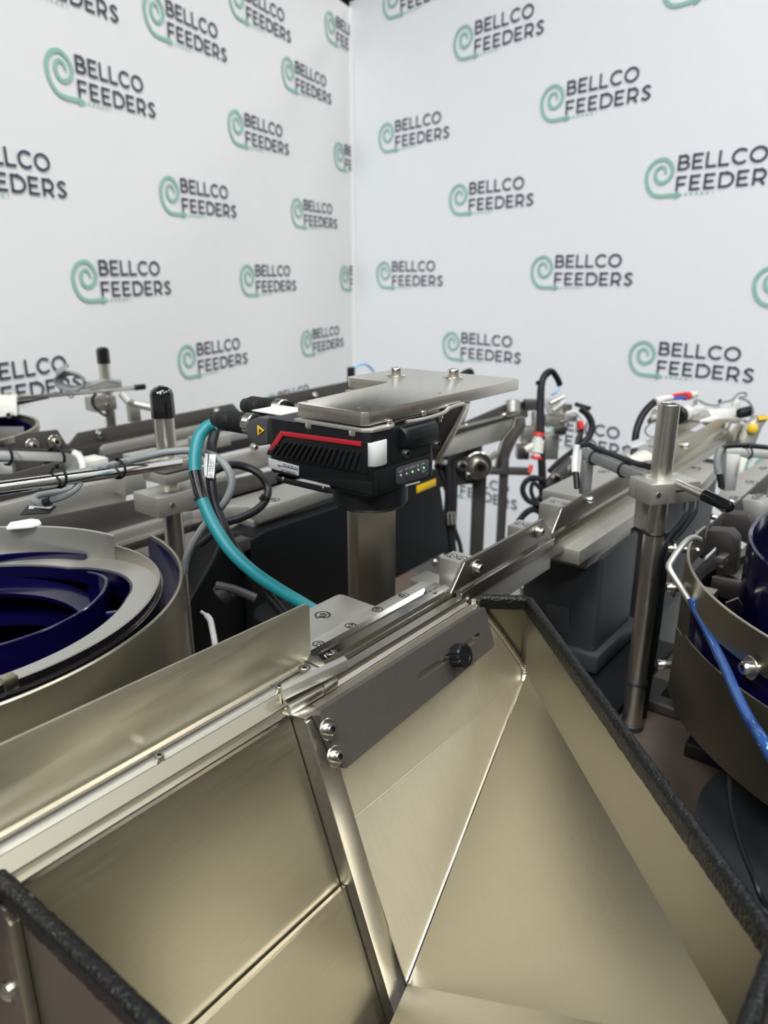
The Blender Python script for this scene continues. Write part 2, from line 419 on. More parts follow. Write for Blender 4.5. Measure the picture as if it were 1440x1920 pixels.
# soft bend along the crease
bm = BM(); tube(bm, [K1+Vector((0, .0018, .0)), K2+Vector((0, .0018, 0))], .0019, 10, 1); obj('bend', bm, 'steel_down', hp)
F0 = Vector((0.4333,0.3198,0.7756))
bm = BM()
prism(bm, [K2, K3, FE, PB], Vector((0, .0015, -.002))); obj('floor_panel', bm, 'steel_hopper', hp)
_e = (FE-PB).normalized(); _n = (K2-PB).cross(_e).normalized(); _d = _e.cross(_n); _d = _d if _d.y < 0 else -_d
_n = _n if _n.z > 0 else -_n
_d = (_d*math.cos(.05)+_n*math.sin(.05)).normalized()
F3 = PB+_d*.26; F4 = FE+_d*.06
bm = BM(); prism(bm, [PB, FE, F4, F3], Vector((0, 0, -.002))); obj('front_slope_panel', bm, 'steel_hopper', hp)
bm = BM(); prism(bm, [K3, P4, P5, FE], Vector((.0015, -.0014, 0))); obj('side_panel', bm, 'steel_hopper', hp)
bm = BM(); vv = [bm.verts.new(p) for p in (P4, K3, K2, Vector((0.8170,0.4085,0.9508)), Vector((0.7886,0.4272,1.0012)), P3)]
for i in range(1, 5): bm.faces.new((vv[0], vv[i], vv[i+1]))
bmesh.ops.recalc_face_normals(bm, faces=bm.faces[:])
if sum((f.normal for f in bm.faces), Vector()).y > 0: bmesh.ops.reverse_faces(bm, faces=bm.faces[:])
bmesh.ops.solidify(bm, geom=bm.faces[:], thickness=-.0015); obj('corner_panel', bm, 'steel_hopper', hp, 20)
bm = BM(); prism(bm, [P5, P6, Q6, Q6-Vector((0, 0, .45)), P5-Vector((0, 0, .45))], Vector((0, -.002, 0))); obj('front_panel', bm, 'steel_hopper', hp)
# weld beads
def weld(pts, r, n):
    P = spline(pts, 12); L = []
    for i in range(n):
        q = i/(n-1)*(len(P)-1); k = min(int(q), len(P)-2); L.append(P[k].lerp(P[k+1], q-k))
    bm = BM(); tube(bm, L, r, 8, 1, radii=[r*(1.12 if i % 2 else .85) for i in range(n)]); return obj('weld_bead', bm, 'polished', hp, 60)
weld([Vector((0.7592,0.4383,1.0399)), Vector((0.7843,0.4249,1.0036)), Vector((0.8126,0.4063,0.9535)), Vector((0.8180,0.4003,0.9401)), Vector((0.8084,0.3951,0.9260))], .0042, 40)
weld([K2+Vector((-.001, -.001, .001)), K2.lerp(PB, .14)+Vector((0, -.0005, .001))], .0034, 18)
bm = BM(); tube(bm, [K2.lerp(PB, .1)+Vector((0, -.0005, .001)), PB+Vector((0, -.0005, .001))], .0029, 10, 1); obj('seam_weld', bm, 'polished', hp)
bm = BM(); turned(bm, Vector((0.7585,0.4494,1.0460)), Vector((0.7397,0.4382,1.0560)), [(0, .003), (.006, .0055), (.009, .003)], 12); obj('weld_spot', bm, 'steel_smooth', hp)
# rubber edge trim with fine pebbled skin
def trim(pts, hw=.0058, top=.0055, bot=-.0115):
    P = [V(p) for p in pts]; bm = BM(); L = []
    for a, b in zip(P, P[1:]):
        n = max(2, int((b-a).length/.003))
        L += [a.lerp(b, i/n) for i in range(n)]
    L.append(P[-1])
    prof = [(-hw, bot), (-hw, bot*.5), (-hw, 0), (-hw, top-.004), (-hw+.0012, top-.0012), (-hw+.004, top), (0, top+.0002), (hw-.004, top), (hw-.0012, top-.0012), (hw, top-.004), (hw, 0), (hw, bot*.5), (hw, bot)]
    R = []
    for i, p in enumerate(L):
        t = (L[min(i+1, len(L)-1)]-L[max(i-1, 0)]); t.z = 0; t.normalize(); n = Vector((-t.y, t.x, 0))
        R.append([bm.verts.new(p+n*x+Vector((0, 0, z))) for x, z in prof])
    k = len(prof)
    for A, B in zip(R, R[1:]):
        for j in range(k): bm.faces.new((A[j], A[(j+1) % k], B[(j+1) % k], B[j]))
    bm.faces.new(R[0]); bm.faces.new(R[-1][::-1])
    for v in bm.verts: v.co += Vector((random.uniform(-1, 1), random.uniform(-1, 1), random.uniform(-1, 1)))*.00038
    return obj('edge_trim', bm, 'trim_rubber', hp, 75)
trim([P3+Vector((.004, -.003, .002)), P4+Vector((.001, .006, .002)), P4+Vector((.002, -.004, .002)), P5+Vector((.0, .004, .002)), P5+Vector((-.008, .001, .002)), P6+Vector((0, 0, .002)), Q6+Vector((0, 0, .002)), Vector((.160, .29, 1.052)), Vector((.1575, .463, 1.052))])
# left side wall below the trim, with vertical fold and dome screw
bm = BM(); box(bm, (.158, .029, .60), (.1605, .463, 1.05)); obj('left_side_wall', bm, 'steel_dark', hp)
bm = BM(); prism(bm, [(.1505, .4475, .756), (.1505, .4475, 1.038), (.1505, .4700, 1.038), (.1505, .4745, .982), (.1505, .580, .982), (.1505, .580, .756)], (.0075, 0, 0), .001); obj('left_outer_panel', bm, 'steel_dark', hp)
bm = BM(); box(bm, (.150, .4405, .60), (.158, .4475, 1.03), .002); obj('wall_fold', bm, 'steel', hp)
bm = BM(); turned(bm, Vector((.1505, .4640, .9555)), Vector((.1405, .4640, .9555)), [(0, .008), (.0035, .0075), (.006, .005), (.0072, .001)], 20); obj('dome_screw', bm, 'screw_steel', hp)
# fixed upper step plate and moving lower step plate
L1 = Vector((0.1668,0.4518,1.0504)); 
def LP(x, z, o=0.): return Vector((x, .4517-(1.05-z)*.363-o*.94, z+o*.34))
bm = BM(); sheet(bm, [LP(.160, 1.046), LP(.4265, 1.046), LP(.4265, .862), LP(.160, .862)], .003, (0, 1, -.3)); obj('upper_step_plate', bm, 'steel', hp)
bm = BM(); sheet(bm, [LP(.160, .8800, .007), LP(.4265, .8800, .007), LP(.4265, .60, .007), LP(.160, .60, .007)], .0045, (0, 1, -.3)); obj('lower_step_plate', bm, 'steel', hp)
bm = BM(); sheet(bm, [LP(.160, .8815, .0075), LP(.4265, .8815, .0075), LP(.4265, .8785, .0075), LP(.160, .8785, .0075)], .005, (0, 1, -.3)); obj('step_lip', bm, 'steel_smooth', hp)
# polished landing along the top of the step plates
bm = BM(); prism(bm, [(.160, .4538, 1.0520), (.160, .4478, 1.0520), (.160, .4470, 1.0510), (.160, .4470, 1.0470), (.160, .4538, 1.0440)], (.266, 0, 0)); obj('landing_lip', bm, 'polished', hp)
bm = BM(); box(bm, (-.1, .4535, 1.043), (.431, .4615, 1.0510), .001); obj('landing_strip', bm, 'steel_dull', hp)
bm = BM(); prism(bm, [(-.1, .4615, 1.0515), (-.1, .4735, 1.0590), (-.1, .4735, 1.04), (-.1, .4615, 1.04)], (.54, 0, 0)); obj('landing_ramp', bm, 'steel_dull', hp)
for lx, ly in ((.19, .06), (.19, .33), (.40, .06), (.40, .33)):
    bm = BM(); box(bm, (lx-.015, ly-.015, 0), (lx+.015, ly+.015, .60), .002); obj('support_leg', bm, 'dark_frame', hp)
bm = BM(); box(bm, (.165, .04, .575), (.43, .36, .60), .002); obj('base_frame', bm, 'dark_frame', hp)
# divider between step plates and chute: front face and its recessed left face
def DV(z, o=0.): return Vector((0, .4309-(1.05-z)*.371-o*.94, z+o*.34))
bm = BM(); A_ = DV(1.048); B_ = DV(.58)
prism(bm, [A_+Vector((.4277, 0, 0)), A_+Vector((.4277, .030, .004)), B_+Vector((.4277, .030, .004)), B_+Vector((.4277, 0, 0))], (.0245, 0, 0), .0012); obj('divider', bm, 'nickel', hp)
bm = BM(); prism(bm, [(0.4209,0.4557,1.0510), (0.4400,0.4552,1.0510), (0.4495,0.4281,1.0510), (0.4265,0.4300,1.0510)], (0, 0, .002), .0008); obj('divider_cap', bm, 'nickel', hp)
# slotted guide bar with its two washered screws and the knob
o1 = .026; o0 = .0145
def quad_slot(bm, outer, holes, mat=None): pass
tl, tr, br, bl = [Vector(p) for p in ((0.4361,0.4209,1.0590), (0.7368,0.4202,1.0571), (0.7357,0.4018,1.0074), (0.4293,0.4003,1.0033))]
nb = Vector((0, -.9376, .3477))
ux = (tr-tl).normalized(); uy = nb.cross(ux).normalized()
def bar_pt(a, b): return tl+ux*a+uy*b     # b is negative going down the bar
Wd = (tr-tl).length; Hr = (tr-br).length; Hl = (tl-bl).length
def slot_region(bm, x0, x1, yc, hw, depth):
    pass
# the plate is built as strips around the slot
gb = []
yt = 0.; yb = -.0505
def strip(bm, pts, t=.0105, bev=.0): prism(bm, [bar_pt(*p) for p in pts], -nb*t, bev)
SX0, SX1, SY, SW = .150, .272, -.0285, .0042
bm = BM()
top = [(-.001, 0), (Wd, 0)]
arcR = [(SX1+SW*math.cos(a), SY+SW*math.sin(a)) for a in [PI/2-PI*i/10 for i in range(11)]]
arcL = [(SX0+SW*math.cos(a), SY+SW*math.sin(a)) for a in [PI*1.5-PI*i/10 for i in range(11)]]
left_t = [(-.001, -.0035), (.0025, 0)]
outer_top = [(Wd-.002, 0), (Wd, -.002), (Wd+.0035, SY)]
upper = [(.0025, 0), (Wd-.0025, 0), (Wd, -.0025), (Wd-.0005, SY)]+arcR[5::-1]+[(SX0, SY+SW)]+arcL[::-1][0:6]+[(.004, SY), (-.001, -.003)]
lower = [(.004, SY)]+arcL[5::-1]+arcR[::-1][0:6]+[(Wd-.0005, SY), (Wd-.001, -.0485), (Wd-.004, -.0515), (.03, -.0625), (.0125, -.0635), (.0095, -.0610)]
strip(bm, upper); strip(bm, lower)
bmesh.ops.remove_doubles(bm, verts=bm.verts[:], dist=.00005)
bmesh.ops.delete(bm, geom=[f for f in bm.faces if all(abs((v.co-tl).dot(uy)-SY) < .00008 for v in f.verts)], context='FACES_ONLY')
bar = obj('slotted_guide_bar', bm, 'anodised_dark', hp, 30); bar['label'] = 'dark slotted guide bar with clamp knob'
for pp in ((0.4392,0.4135,1.0418), (0.4384,0.4040,1.0164)): screw(bar, pp, nb, .0056, 'cap_washer')
kc = bar_pt(.2085, SY)
bm = BM(); seg = 40; kp = kc+nb*.004
prof = [(0, .0065), (.004, .0065), (.004, .0125), (.006, .0145), (.017, .0145), (.019, .0130), (.019, .0085), (.0182, .0080), (.0186, .003)]
turned(bm, kp, kp+nb, prof, 48)
for v in bm.verts:
    rel = v.co-kp; t = rel.dot(nb); rad = rel-nb*t
    if rad.length > .0125:
        a = math.atan2(rad.dot(uy), rad.dot(ux)); 
        if int((a+PI)/(2*PI)*48+.5) % 4 == 0: v.co -= rad*.10
obj('knob', bm, 'black_plastic', bar, 30)
bm = BM(); cyl(bm, kp-nb*.020, kp+nb*.006, .0035, 12); obj('knob_stud', bm, 'screw_steel', bar)

# ------------------------------------------------------------------ main feeder track
tk = thing('main_feeder_track', 'long linear feeder track with polished rail running beside the foreground hopper', 'feeder track', (.8, .48, .98))
bm = BM(); box(bm, (-.1, .4760, .985), (.735, .520, 1.0580), .001); box(bm, (.735, .4600, 1.012), (1.005, .500, 1.0640), .001); obj('base_bar', bm, 'aluminium', tk)
bm = BM(); prism(bm, [(.497, .4985, 1.0600), (.497, .4985, 1.0675), (.497, .4925, 1.0720), (.497, .4870, 1.0690), (.497, .4790, 1.0725), (.497, .4705, 1.0690), (.497, .4675, 1.0600)], (.237, 0, 0)); obj('polished_rail', bm, 'polished', tk)
bm = BM(); prism(bm, [(.43, .4675, 1.058), (.43, .4675, 1.0625), (.43, .4660, 1.0635), (.43, .4645, 1.0610), (.43, .4645, 1.04), (.43, .4675, 1.04)], (.304, 0, 0)); obj('front_lip', bm, 'steel_smooth', tk)
bm = BM(); box(bm, (.50, .4625, 1.050), (.692, .4645, 1.0575)); obj('part_slot', bm, 'ink', tk)
bm = BM(); prism(bm, [(.43, .4625, 1.060), (.43, .4545, 1.0570), (.43, .4535, 1.051), (.43, .4490, 1.048), (.43, .4490, 1.02), (.43, .4625, 1.02)], (.316, 0, 0)); obj('front_rail', bm, 'steel_dark', tk)
bm = BM(); box(bm, (.505, .4990, 1.059), (.735, .5160, 1.0665), .0008); obj('screw_strip', bm, 'aluminium', tk)
bm = BM(); prism(bm, [(0.5671,0.5757,1.0655), (0.6337,0.5757,1.0655), (0.6391,0.5741,1.0655), (0.6412,0.5688,1.0655), (0.6392,0.5080,1.0655), (0.5168,0.4968,1.0655), (0.4541,0.4949,1.0655)], (0, 0, -.008), .0008); obj('bracket_plate', bm, 'aluminium', tk)
bm = BM(); box(bm, (.56, .53, .75), (.63, .56, 1.058), .002); obj('bracket_post', bm, 'aluminium', tk)
for u in ((0.5237,0.5031,1.0670), (0.5784,0.5042,1.0670), (0.6309,0.5062,1.0670), (0.6838,0.5066,1.0670)): screw(tk, u, (0, 0, 1), .0052, 'flush')
screw(tk, (0.5805,0.5493,1.0662), (0, 0, 1), .0075, 'flush')
for u in ((0.5113,0.4760,1.0710), (0.7069,0.4812,1.0710)): screw(tk, u, (0, 0, 1), .0058, 'flush')
screw(tk, (0.4783,0.4801,1.0660), (0, 0, 1), .0046, 'flush')
# diagonal deflector block and shims near the guard's end
bm = BM(); prism(bm, [(0.4283,0.4631,1.0760), (0.5090,0.4531,1.0760), (0.5055,0.4450,1.0760), (0.4228,0.4546,1.0760)], (0, 0, -.012), .0006); obj('deflector_block', bm, 'aluminium', tk)
for q in ([(0.4713,0.4478,1.0620), (0.4906,0.4481,1.0620), (0.4873,0.4422,1.0620), (0.4674,0.4414,1.0620)], [(0.4268,0.4524,1.0610), (0.4711,0.4491,1.0610), (0.4680,0.4434,1.0610), (0.4235,0.4448,1.0610)]):
    bm = BM(); prism(bm, q, (0, 0, -.008), .0006); obj('shim', bm, 'nickel', tk)
# tall side guard
bm = BM(); X1 = .4975
gp = [(-.1, .489, 1.066), (X1-.006, .489, 1.066), (X1, .489, 1.072), (X1+.0005, .489, 1.124), (X1-.002, .489, 1.1285), (X1-.006, .489, 1.1300), (-.1, .489, 1.1370)]
prism(bm, gp, (0, .0025, 0), .0006); obj('side_guard', bm, 'steel_guard', tk)
bm = BM(); prism(bm, [(-.1, .489, 1.066), (-.1, .4850, 1.0645), (-.1, .4850, 1.062), (-.1, .4915, 1.064)], (.585, 0, 0)); obj('guard_flange', bm, 'steel_smooth', tk)
for x in (.02, .16, .30, .44): screw(tk, (x, .4775, 1.0585), (0, 0, 1), .004, 'cap')
# dark running edge and first pair of side plates
bm = BM(); box(bm, (.735, .4530, 1.0500), (.998, .4760, 1.0650), .0008); obj('running_edge', bm, 'steel_dark', tk)
bm = BM(); box(bm, (.735, .4525, 1.0640), (.998, .4560, 1.0668), .0003); obj('running_lip', bm, 'steel_smooth', tk)
bm = BM(); prism(bm, [(0.7115,0.4540,1.0740), (0.7415,0.4540,1.1065), (0.9567,0.4540,1.1075), (0.9917,0.4540,1.0744), (0.9883,0.4540,1.0728)], (0, .005, 0), .0006); sp = obj('side_plate', bm, 'steel_dark', tk)
screw(sp, (0.7664,0.4530,1.0916), (0, -1, 0), .0058, 'cap_washer'); screw(sp, (0.9397,0.4530,1.0933), (0, -1, 0), .0058, 'cap_washer')
def clampblock(x0, x1, y0, y1, z0, z1, sc=True):
    bm = BM(); box(bm, (x0, y0, z0), (x1, y1, z1), .0008); b = obj('clamp_block', bm, 'aluminium', tk)
    if sc:
        for f_ in (.3, .75): screw(b, ((x0+x1)/2, y0+(y1-y0)*f_, z1), (0, 0, 1), .0058, 'flush')
clampblock(.742, .775, .4595, .4930, 1.0640, 1.1030)
clampblock(.922, .958, .4595, .4940, 1.0640, 1.0985)
bm = BM(); box(bm, (.722, .468, 1.0665), (.742, .482, 1.0680)); obj('shim', bm, 'nickel', tk)

# ------------------------------------------------------------------ second stretch of the same line
t2 = thing('outfeed_track', 'aluminium outfeed track beyond the first side plates, running to the far valves', 'feeder track', (1.4, .48, 1.0))
bm = BM(); box(bm, (1.003, .4570, 1.030), (2.08, .5050, 1.0640), .001); obj('base_bar', bm, 'aluminium', t2)
bm = BM(); box(bm, (1.003, .4555, 1.052), (2.06, .4720, 1.0690), .001); obj('running_edge', bm, 'steel', t2)
bm = BM(); prism(bm, [(0.9926,0.4545,1.0749), (1.0204,0.4545,1.1081), (1.3259,0.4545,1.1097), (1.4428,0.4545,1.1034), (1.5538,0.4545,1.0820), (1.5547,0.4545,1.0796)], (0, .005, 0), .0006); s2 = obj('side_plate', bm, 'steel_dark', t2)
screw(s2, (1.1152,0.4535,1.1003), (0, -1, 0), .0058, 'cap')
bm = BM(); prism(bm, [(1.4874,0.4545,1.0637), (1.5627,0.4545,1.1134), (1.8649,0.4545,1.1189), (2.0030,0.4545,1.1025)], (0, .005, 0), .0006); s3 = obj('side_plate', bm, 'steel', t2)
screw(s3, (1.6133,0.4535,1.1024), (0, -1, 0), .0065, 'cap')
bm = BM(); prism(bm, [(1.8888,0.5600,1.0664), (1.9061,0.5600,1.0868), (2.1675,0.5600,1.0916), (2.1911,0.5600,1.0625), (1.9290,0.5600,1.0486)], (0, .006, 0), .0006); obj('side_plate', bm, 'steel', t2)
bm = BM(); box(bm, (1.055, .460, 1.064), (1.10, .510, 1.098), .0008); b = obj('clamp_block', bm, 'aluminium', t2)
for yy in (.474, .494): screw(b, (1.077, yy, 1.098), (0, 0, 1), .006, 'flush')
bm = BM(); prism(bm, [(1.1073,0.4824,1.0160), (1.1730,0.4949,1.0160), (1.3961,0.4942,1.0160), (1.4225,0.4782,1.0160), (1.2393,0.4107,1.0160)], (0, 0, -.024), .0008)
bm.free(); bm = BM(); box(bm, (1.045, .430, 1.012), (1.36, .540, 1.036), .0012); obj('base_plate', bm, 'aluminium', t2)
bm = BM(); box(bm, (1.25, .50, 1.036), (2.0, .60, 1.0600), .0015); obj('deck_plate', bm, 'aluminium', t2)
for x in (1.45, 1.75): screw(t2, (x, .56, 1.0605), (0, 0, 1), .009, 'flush')
bm = BM(); box(bm, (1.10, .44, .985), (1.30, .52, 1.012), .001); obj('spring_mount', bm, 'steel_dark', t2)

# ------------------------------------------------------------------ stand that carries the vision camera
st = thing('camera_stand', 'flat steel post and bolted L-shaped plate holding the vision camera', 'stand', (.77, .63, .75))
bm = BM(); box(bm, (.731, .620, .75), (.816, .6405, 1.306), .0008); obj('post', bm, 'post_steel', st)
ZP = 1.320
Lp = [(0.5539,0.5558,1.3200), (0.5670,0.4617,1.3200), (0.8772,0.4735,1.3200), (0.8986,0.4991,1.3200), (0.7618,0.6639,1.3200), (0.7526,0.6578,1.3200), (0.7618,0.5785,1.3200), (0.7514,0.5757,1.3200)]
x0, y0 = .558, .4625
pl = [(x0, .5560), (x0, y0+.006), (x0+.006, y0), (.873, y0), (.878, y0+.005), (.878, .650), (.872, .656), (.7555, .656), (.7500, .650), (.7500, .585), (.7450, .578), (x0+.004, .560)]
bm = BM(); prism(bm, [(a, b, ZP) for a, b in pl], (0, 0, -.014), .0009); obj('top_plate', bm, 'nickel', st)
for p in ((.799, .6085, ZP), (.8325, .5385, ZP)): 
    s_ = screw(st, p, (0, 0, 1), .0078, 'cap_washer', 'bolt')
for p in ((0.5709,0.5558,1.3195), (0.5776,0.4880,1.3195), (0.7093,0.4768,1.3195), (0.8177,0.6174,1.3195)):
    bm = BM(); cyl(bm, V(p)-Vector((0, 0, .0012)), V(p)+Vector((0, 0, .0009)), .0022, 12); obj('dowel_pin', bm, 'steel_dark', st)
# triangular gusset under the plate
bm = BM(); prism(bm, [(0.8807,0.5520,1.2753), (0.8922,0.5520,1.2707), (0.8222,0.5520,1.2081), (0.7576,0.5520,1.2205), (0.7564,0.5520,1.2850)], (0, .008, 0), .0008); obj('gusset', bm, 'plate_dark', st)
bm = BM(); prism(bm, [(0.8772,0.5490,1.2783), (0.8927,0.5490,1.2763), (0.8920,0.5490,1.2665), (0.8219,0.5490,1.2041), (0.8138,0.5490,1.2131), (0.8776,0.5490,1.2715)], (0, .008, 0), .0008); obj('gusset_flange', bm, 'nickel', st)

# ------------------------------------------------------------------ vision camera
vc = thing('vision_camera', 'black vision camera with red stripe hanging under the steel plate, lens down', 'camera', (.60, .49, 1.206))
bx0, bx1, by0, by1, bz0, bz1 = .5565, .6745, .4560, .6070, 1.2375, 1.2995
def rrect(x0, x1, y0, y1, rr, n=5):
    P = []
    for cx, cy, a in ((x0+rr, y0+rr, PI), (x1-rr, y0+rr, 1.5*PI), (x1-rr, y1-rr, 0), (x0+rr, y1-rr, .5*PI)):
        P += [(cx+rr*math.cos(a+i*PI/2/n), cy+rr*math.sin(a+i*PI/2/n)) for i in range(n+1)]
    return P
bm = BM(); prism(bm, [(x, y, bz0) for x, y in rrect(bx0, bx1, by0, by1, .012)], (0, 0, bz1-bz0), .0015); obj('body', bm, 'black_plastic', vc)
# stepped lower shell toward the lens
bm = BM(); prism(bm, [(x, y, bz0-.004) for x, y in rrect(bx0+.001, bx1+.001, by0-.0012, .520, .014)], (0, 0, .027), .0012); obj('lower_shell', bm, 'black_plastic', vc)
# raised side cover with diagonal cooling ribs
sx = bx0-.0016
bm = BM(); prism(bm, [(0.5565,0.6033,1.2613), (0.5565,0.5795,1.2886), (0.5565,0.4651,1.2921), (0.5565,0.4582,1.2909), (0.5565,0.4584,1.2591), (0.5565,0.5560,1.2563), (0.5565,0.6044,1.2575)], (-.0018, 0, 0), .0006); obj('side_cover', bm, 'black_plastic', vc)
for i in range(16):
    f_ = i/15.
    a = Vector((0.5565,0.5794,1.2767)).lerp(Vector((0.5565,0.4673,1.2809)), f_); b = Vector((0.5565,0.5956,1.2600)).lerp(Vector((0.5565,0.4753,1.2608)), f_)
    if i == 0: a = a.lerp(b, .3)
    d = (b-a).normalized(); nn = Vector((0, d.z, -d.y))*.0016
    bm = BM(); prism(bm, [a+nn, a-nn, b-nn, b+nn], (-.0042, 0, 0), .0005); obj('cooling_rib', bm, 'black_plastic', vc)
bm = BM(); prism(bm, [(0.5545,0.6001,1.2640), (0.5545,0.5792,1.2878), (0.5545,0.4648,1.2914), (0.5545,0.4648,1.2865), (0.5545,0.5753,1.2829), (0.5545,0.5925,1.2632)], (-.0012, 0, 0), .0003); obj('red_stripe', bm, 'red', vc)
bm = BM(); prism(bm, [(0.5564,0.6028,1.2540), (0.5564,0.5553,1.2516), (0.5564,0.5558,1.2407), (0.5564,0.6027,1.2423)], (-.0009, 0, 0), .0002); sl = obj('serial_label', bm, 'label_silver', vc)
lx = Vector((0.5553,0.5542,1.2520))-Vector((0.5553,0.6016,1.2544)); ly = Vector((0.5553,0.6016,1.2544))-Vector((0.5553,0.6015,1.2427))
for txt, u, v, sz in (('MOD.', 0, 0, 0),):
    pass
lettering('label_text', 'P/N', .0028, (0.5554,0.5873,1.2523), lx, ly, 'ink', sl)
lettering('label_text', '705A78160', .0052, (0.5554,0.5800,1.2479), lx, ly, 'ink', sl)
lettering('label_text', 'S/N', .0028, (0.5554,0.5877,1.2461), lx, ly, 'ink', sl)
lettering('label_text', 'AC3988783', .0048, (0.5554,0.5829,1.2414), lx, ly, 'ink', sl)
bm = BM(); prism(bm, [(0.5555,0.5885,1.2484), (0.5555,0.5562,1.2475), (0.5555,0.5563,1.2468), (0.5555,0.5885,1.2478)], (-.0003, 0, 0)); obj('label_rule', bm, 'ink', sl)
# lower rail with two screws, and stepped panel line
bm = BM(); prism(bm, [(0.5565,0.5904,1.2350), (0.5565,0.5174,1.2353), (0.5565,0.5083,1.2357), (0.5565,0.5008,1.2312), (0.5565,0.5130,1.2290), (0.5565,0.5848,1.2291), (0.5565,0.5906,1.2312)], (-.0035, 0, 0), .0008); lr = obj('lower_rail', bm, 'black_plastic', vc)
screw(lr, (0.5530,0.5766,1.2349), (-1, 0, 0), .0018, 'cap'); screw(lr, (0.5530,0.5165,1.2351), (-1, 0, 0), .0018, 'cap')
bm = BM(); prism(bm, [(0.5565,0.5552,1.2390), (0.5565,0.4613,1.2513), (0.5565,0.4530,1.2511), (0.5565,0.4530,1.2376), (0.5565,0.4947,1.2376), (0.5565,0.5251,1.2381)], (-.0010, 0, 0), .0004); obj('front_cover', bm, 'black_plastic', vc)
# white corner window
cx_, cy_ = bx0+.0185, by0+.0185
bm = BM(); ringwall(bm, (cx_, cy_, 0), [(.004, 1.2645), (.0205, 1.2645), (.0212, 1.2655), (.0212, 1.2895), (.0205, 1.2905), (.004, 1.2905)], 205, 292, 18); obj('corner_window', bm, 'white_window', vc)
# rounded hood over the front face, with two recessed screws
bm = BM(); hz = 1.2815
hood = [(by0-.0002, hz-.0155)]+[(by0+.004-.0085*math.cos(a), hz+.002+.0145*math.sin(a)) for a in [(-PI/2)+PI*i/8 for i in range(9)]]+[(by0+.006, hz+.0165), (by0+.006, hz-.0155)]
prism(bm, [(.607, y, z) for y, z in hood], (.066, 0, 0), .0008); hd = obj('front_hood', bm, 'black_plastic', vc)
for px_ in ((0.6025,0.4480,1.2730), (0.6593,0.4480,1.2727)):
    screw(hd, px_, (0, -1, 0), .0042, 'cap', mat='screw_black')
bm = BM(); cyl(bm, (.606, by0+.002, hz+.006), (.612, by0+.002, hz+.006), .0115, 20, .001); obj('hood_end', bm, 'black_plastic', vc)
# status panel with lamps
yy = by0-.0016
bm = BM(); prism(bm, [(x, yy+.0012, z) for x, z in [(Vector(p).x, Vector(p).z) for p in ((0.5984,0.4545,1.2556), (0.6030,0.4545,1.2570), (0.6517,0.4545,1.2563), (0.6580,0.4545,1.2539), (0.6585,0.4545,1.2372), (0.6544,0.4545,1.2356), (0.6032,0.4545,1.2377), (0.5985,0.4545,1.2405))]], (0, -.0014, 0), .0004); sp_ = obj('status_panel', bm, 'grey_panel', vc)
for (p, mt) in (((0.6050,0.4538,1.2480), 'led_white'), ((0.6154,0.4538,1.2476), 'led_white'), ((0.6260,0.4538,1.2474), 'led_green'), ((0.6369,0.4538,1.2473), 'led_white'), ((0.6469,0.4538,1.2477), 'led_green')):
    bm = BM(); cyl(bm, p, V(p)+Vector((0, -.0010, 0)), .0012, 10); obj('status_lamp', bm, mt, sp_)
tx = Vector((1, 0, 0)); tz = Vector((0, 0, 1))
for txt, p, sz in (('OUT', (0.6012,0.4538,1.2511), .0034), ('TRIG', (0.6115,0.4538,1.2519), .0032), ('STATUS', (0.6201,0.4538,1.2519), .0030), ('SD', (0.6338,0.4538,1.2515), .0034), ('LINK', (0.6418,0.4538,1.2517), .0034), ('ACT', (0.6440,0.4538,1.2428), .0034)):
    lettering('panel_text', txt, sz, p, tx, tz, 'print_white', sp_)
bm = BM(); prism(bm, [(0.6150,0.4548,1.2350), (0.6416,0.4548,1.2334), (0.6417,0.4548,1.2316), (0.6150,0.4548,1.2333)], (0, -.0006, 0)); obj('marker_bar', bm, 'label_silver', vc)
# lens cover
lc = Vector((.6065, .4965, 0))
bm = BM(); turned(bm, lc+Vector((0, 0, 1.2375)), lc+Vector((0, 0, 1.206)), [(0, .0425), (.003, .0425), (.0035, .0415), (.0245, .0415), (.0285, .0385), (.0285, .030), (.012, .028), (.012, .0)], 48); obj('lens_cover', bm, 'black_plastic', vc)
bm = BM(); cyl(bm, lc+Vector((-.0412*.72, -.0412*.70, 1.2205)), lc+Vector((-.0412*.72, -.0412*.70, 1.2205))+Vector((-.001, -.001, 0)), .0016, 10); obj('set_screw', bm, 'black_gloss', vc)
# mounting plates between camera and stand plate
bm = BM(); prism(bm, [(.5555, .560, 1.3035), (.5555, .466, 1.3035), (.562, .456, 1.3035), (.586, .4535, 1.3035), (.600, .458, 1.3035), (.608, .468, 1.3035), (.70, .470, 1.3035), (.70, .560, 1.3035)], (0, 0, -.0036), .0006); obj('mounting_plate', bm, 'aluminium', vc)
bm = BM(); tube(bm, [(.625, .462, 1.3005), (.655, .459, 1.3000), (.690, .4585, 1.3015), (.705, .4585, 1.3055), (.735, .4600, 1.3060)], .0024, 8, 5); obj('spring_tab', bm, 'aluminium', vc)
for p in ((.594, .4610, 1.3035), (.657, .4630, 1.3035), (.705, .4635, 1.3040)): screw(vc, p, (0, 0, 1), .0034, 'cap')
for p in ((.5610, .4790, 1.3010), (.5610, .5400, 1.3010), (.690, .4655, 1.3010)):
    bm = BM(); turned(bm, V(p), V(p)-Vector((0, 0, .0075)), [(0, .0058), (.001, .0062), (.0060, .0062), (.0065, .0046), (.0100, .0046)], 8); obj('standoff_nut', bm, 'screw_steel', vc)
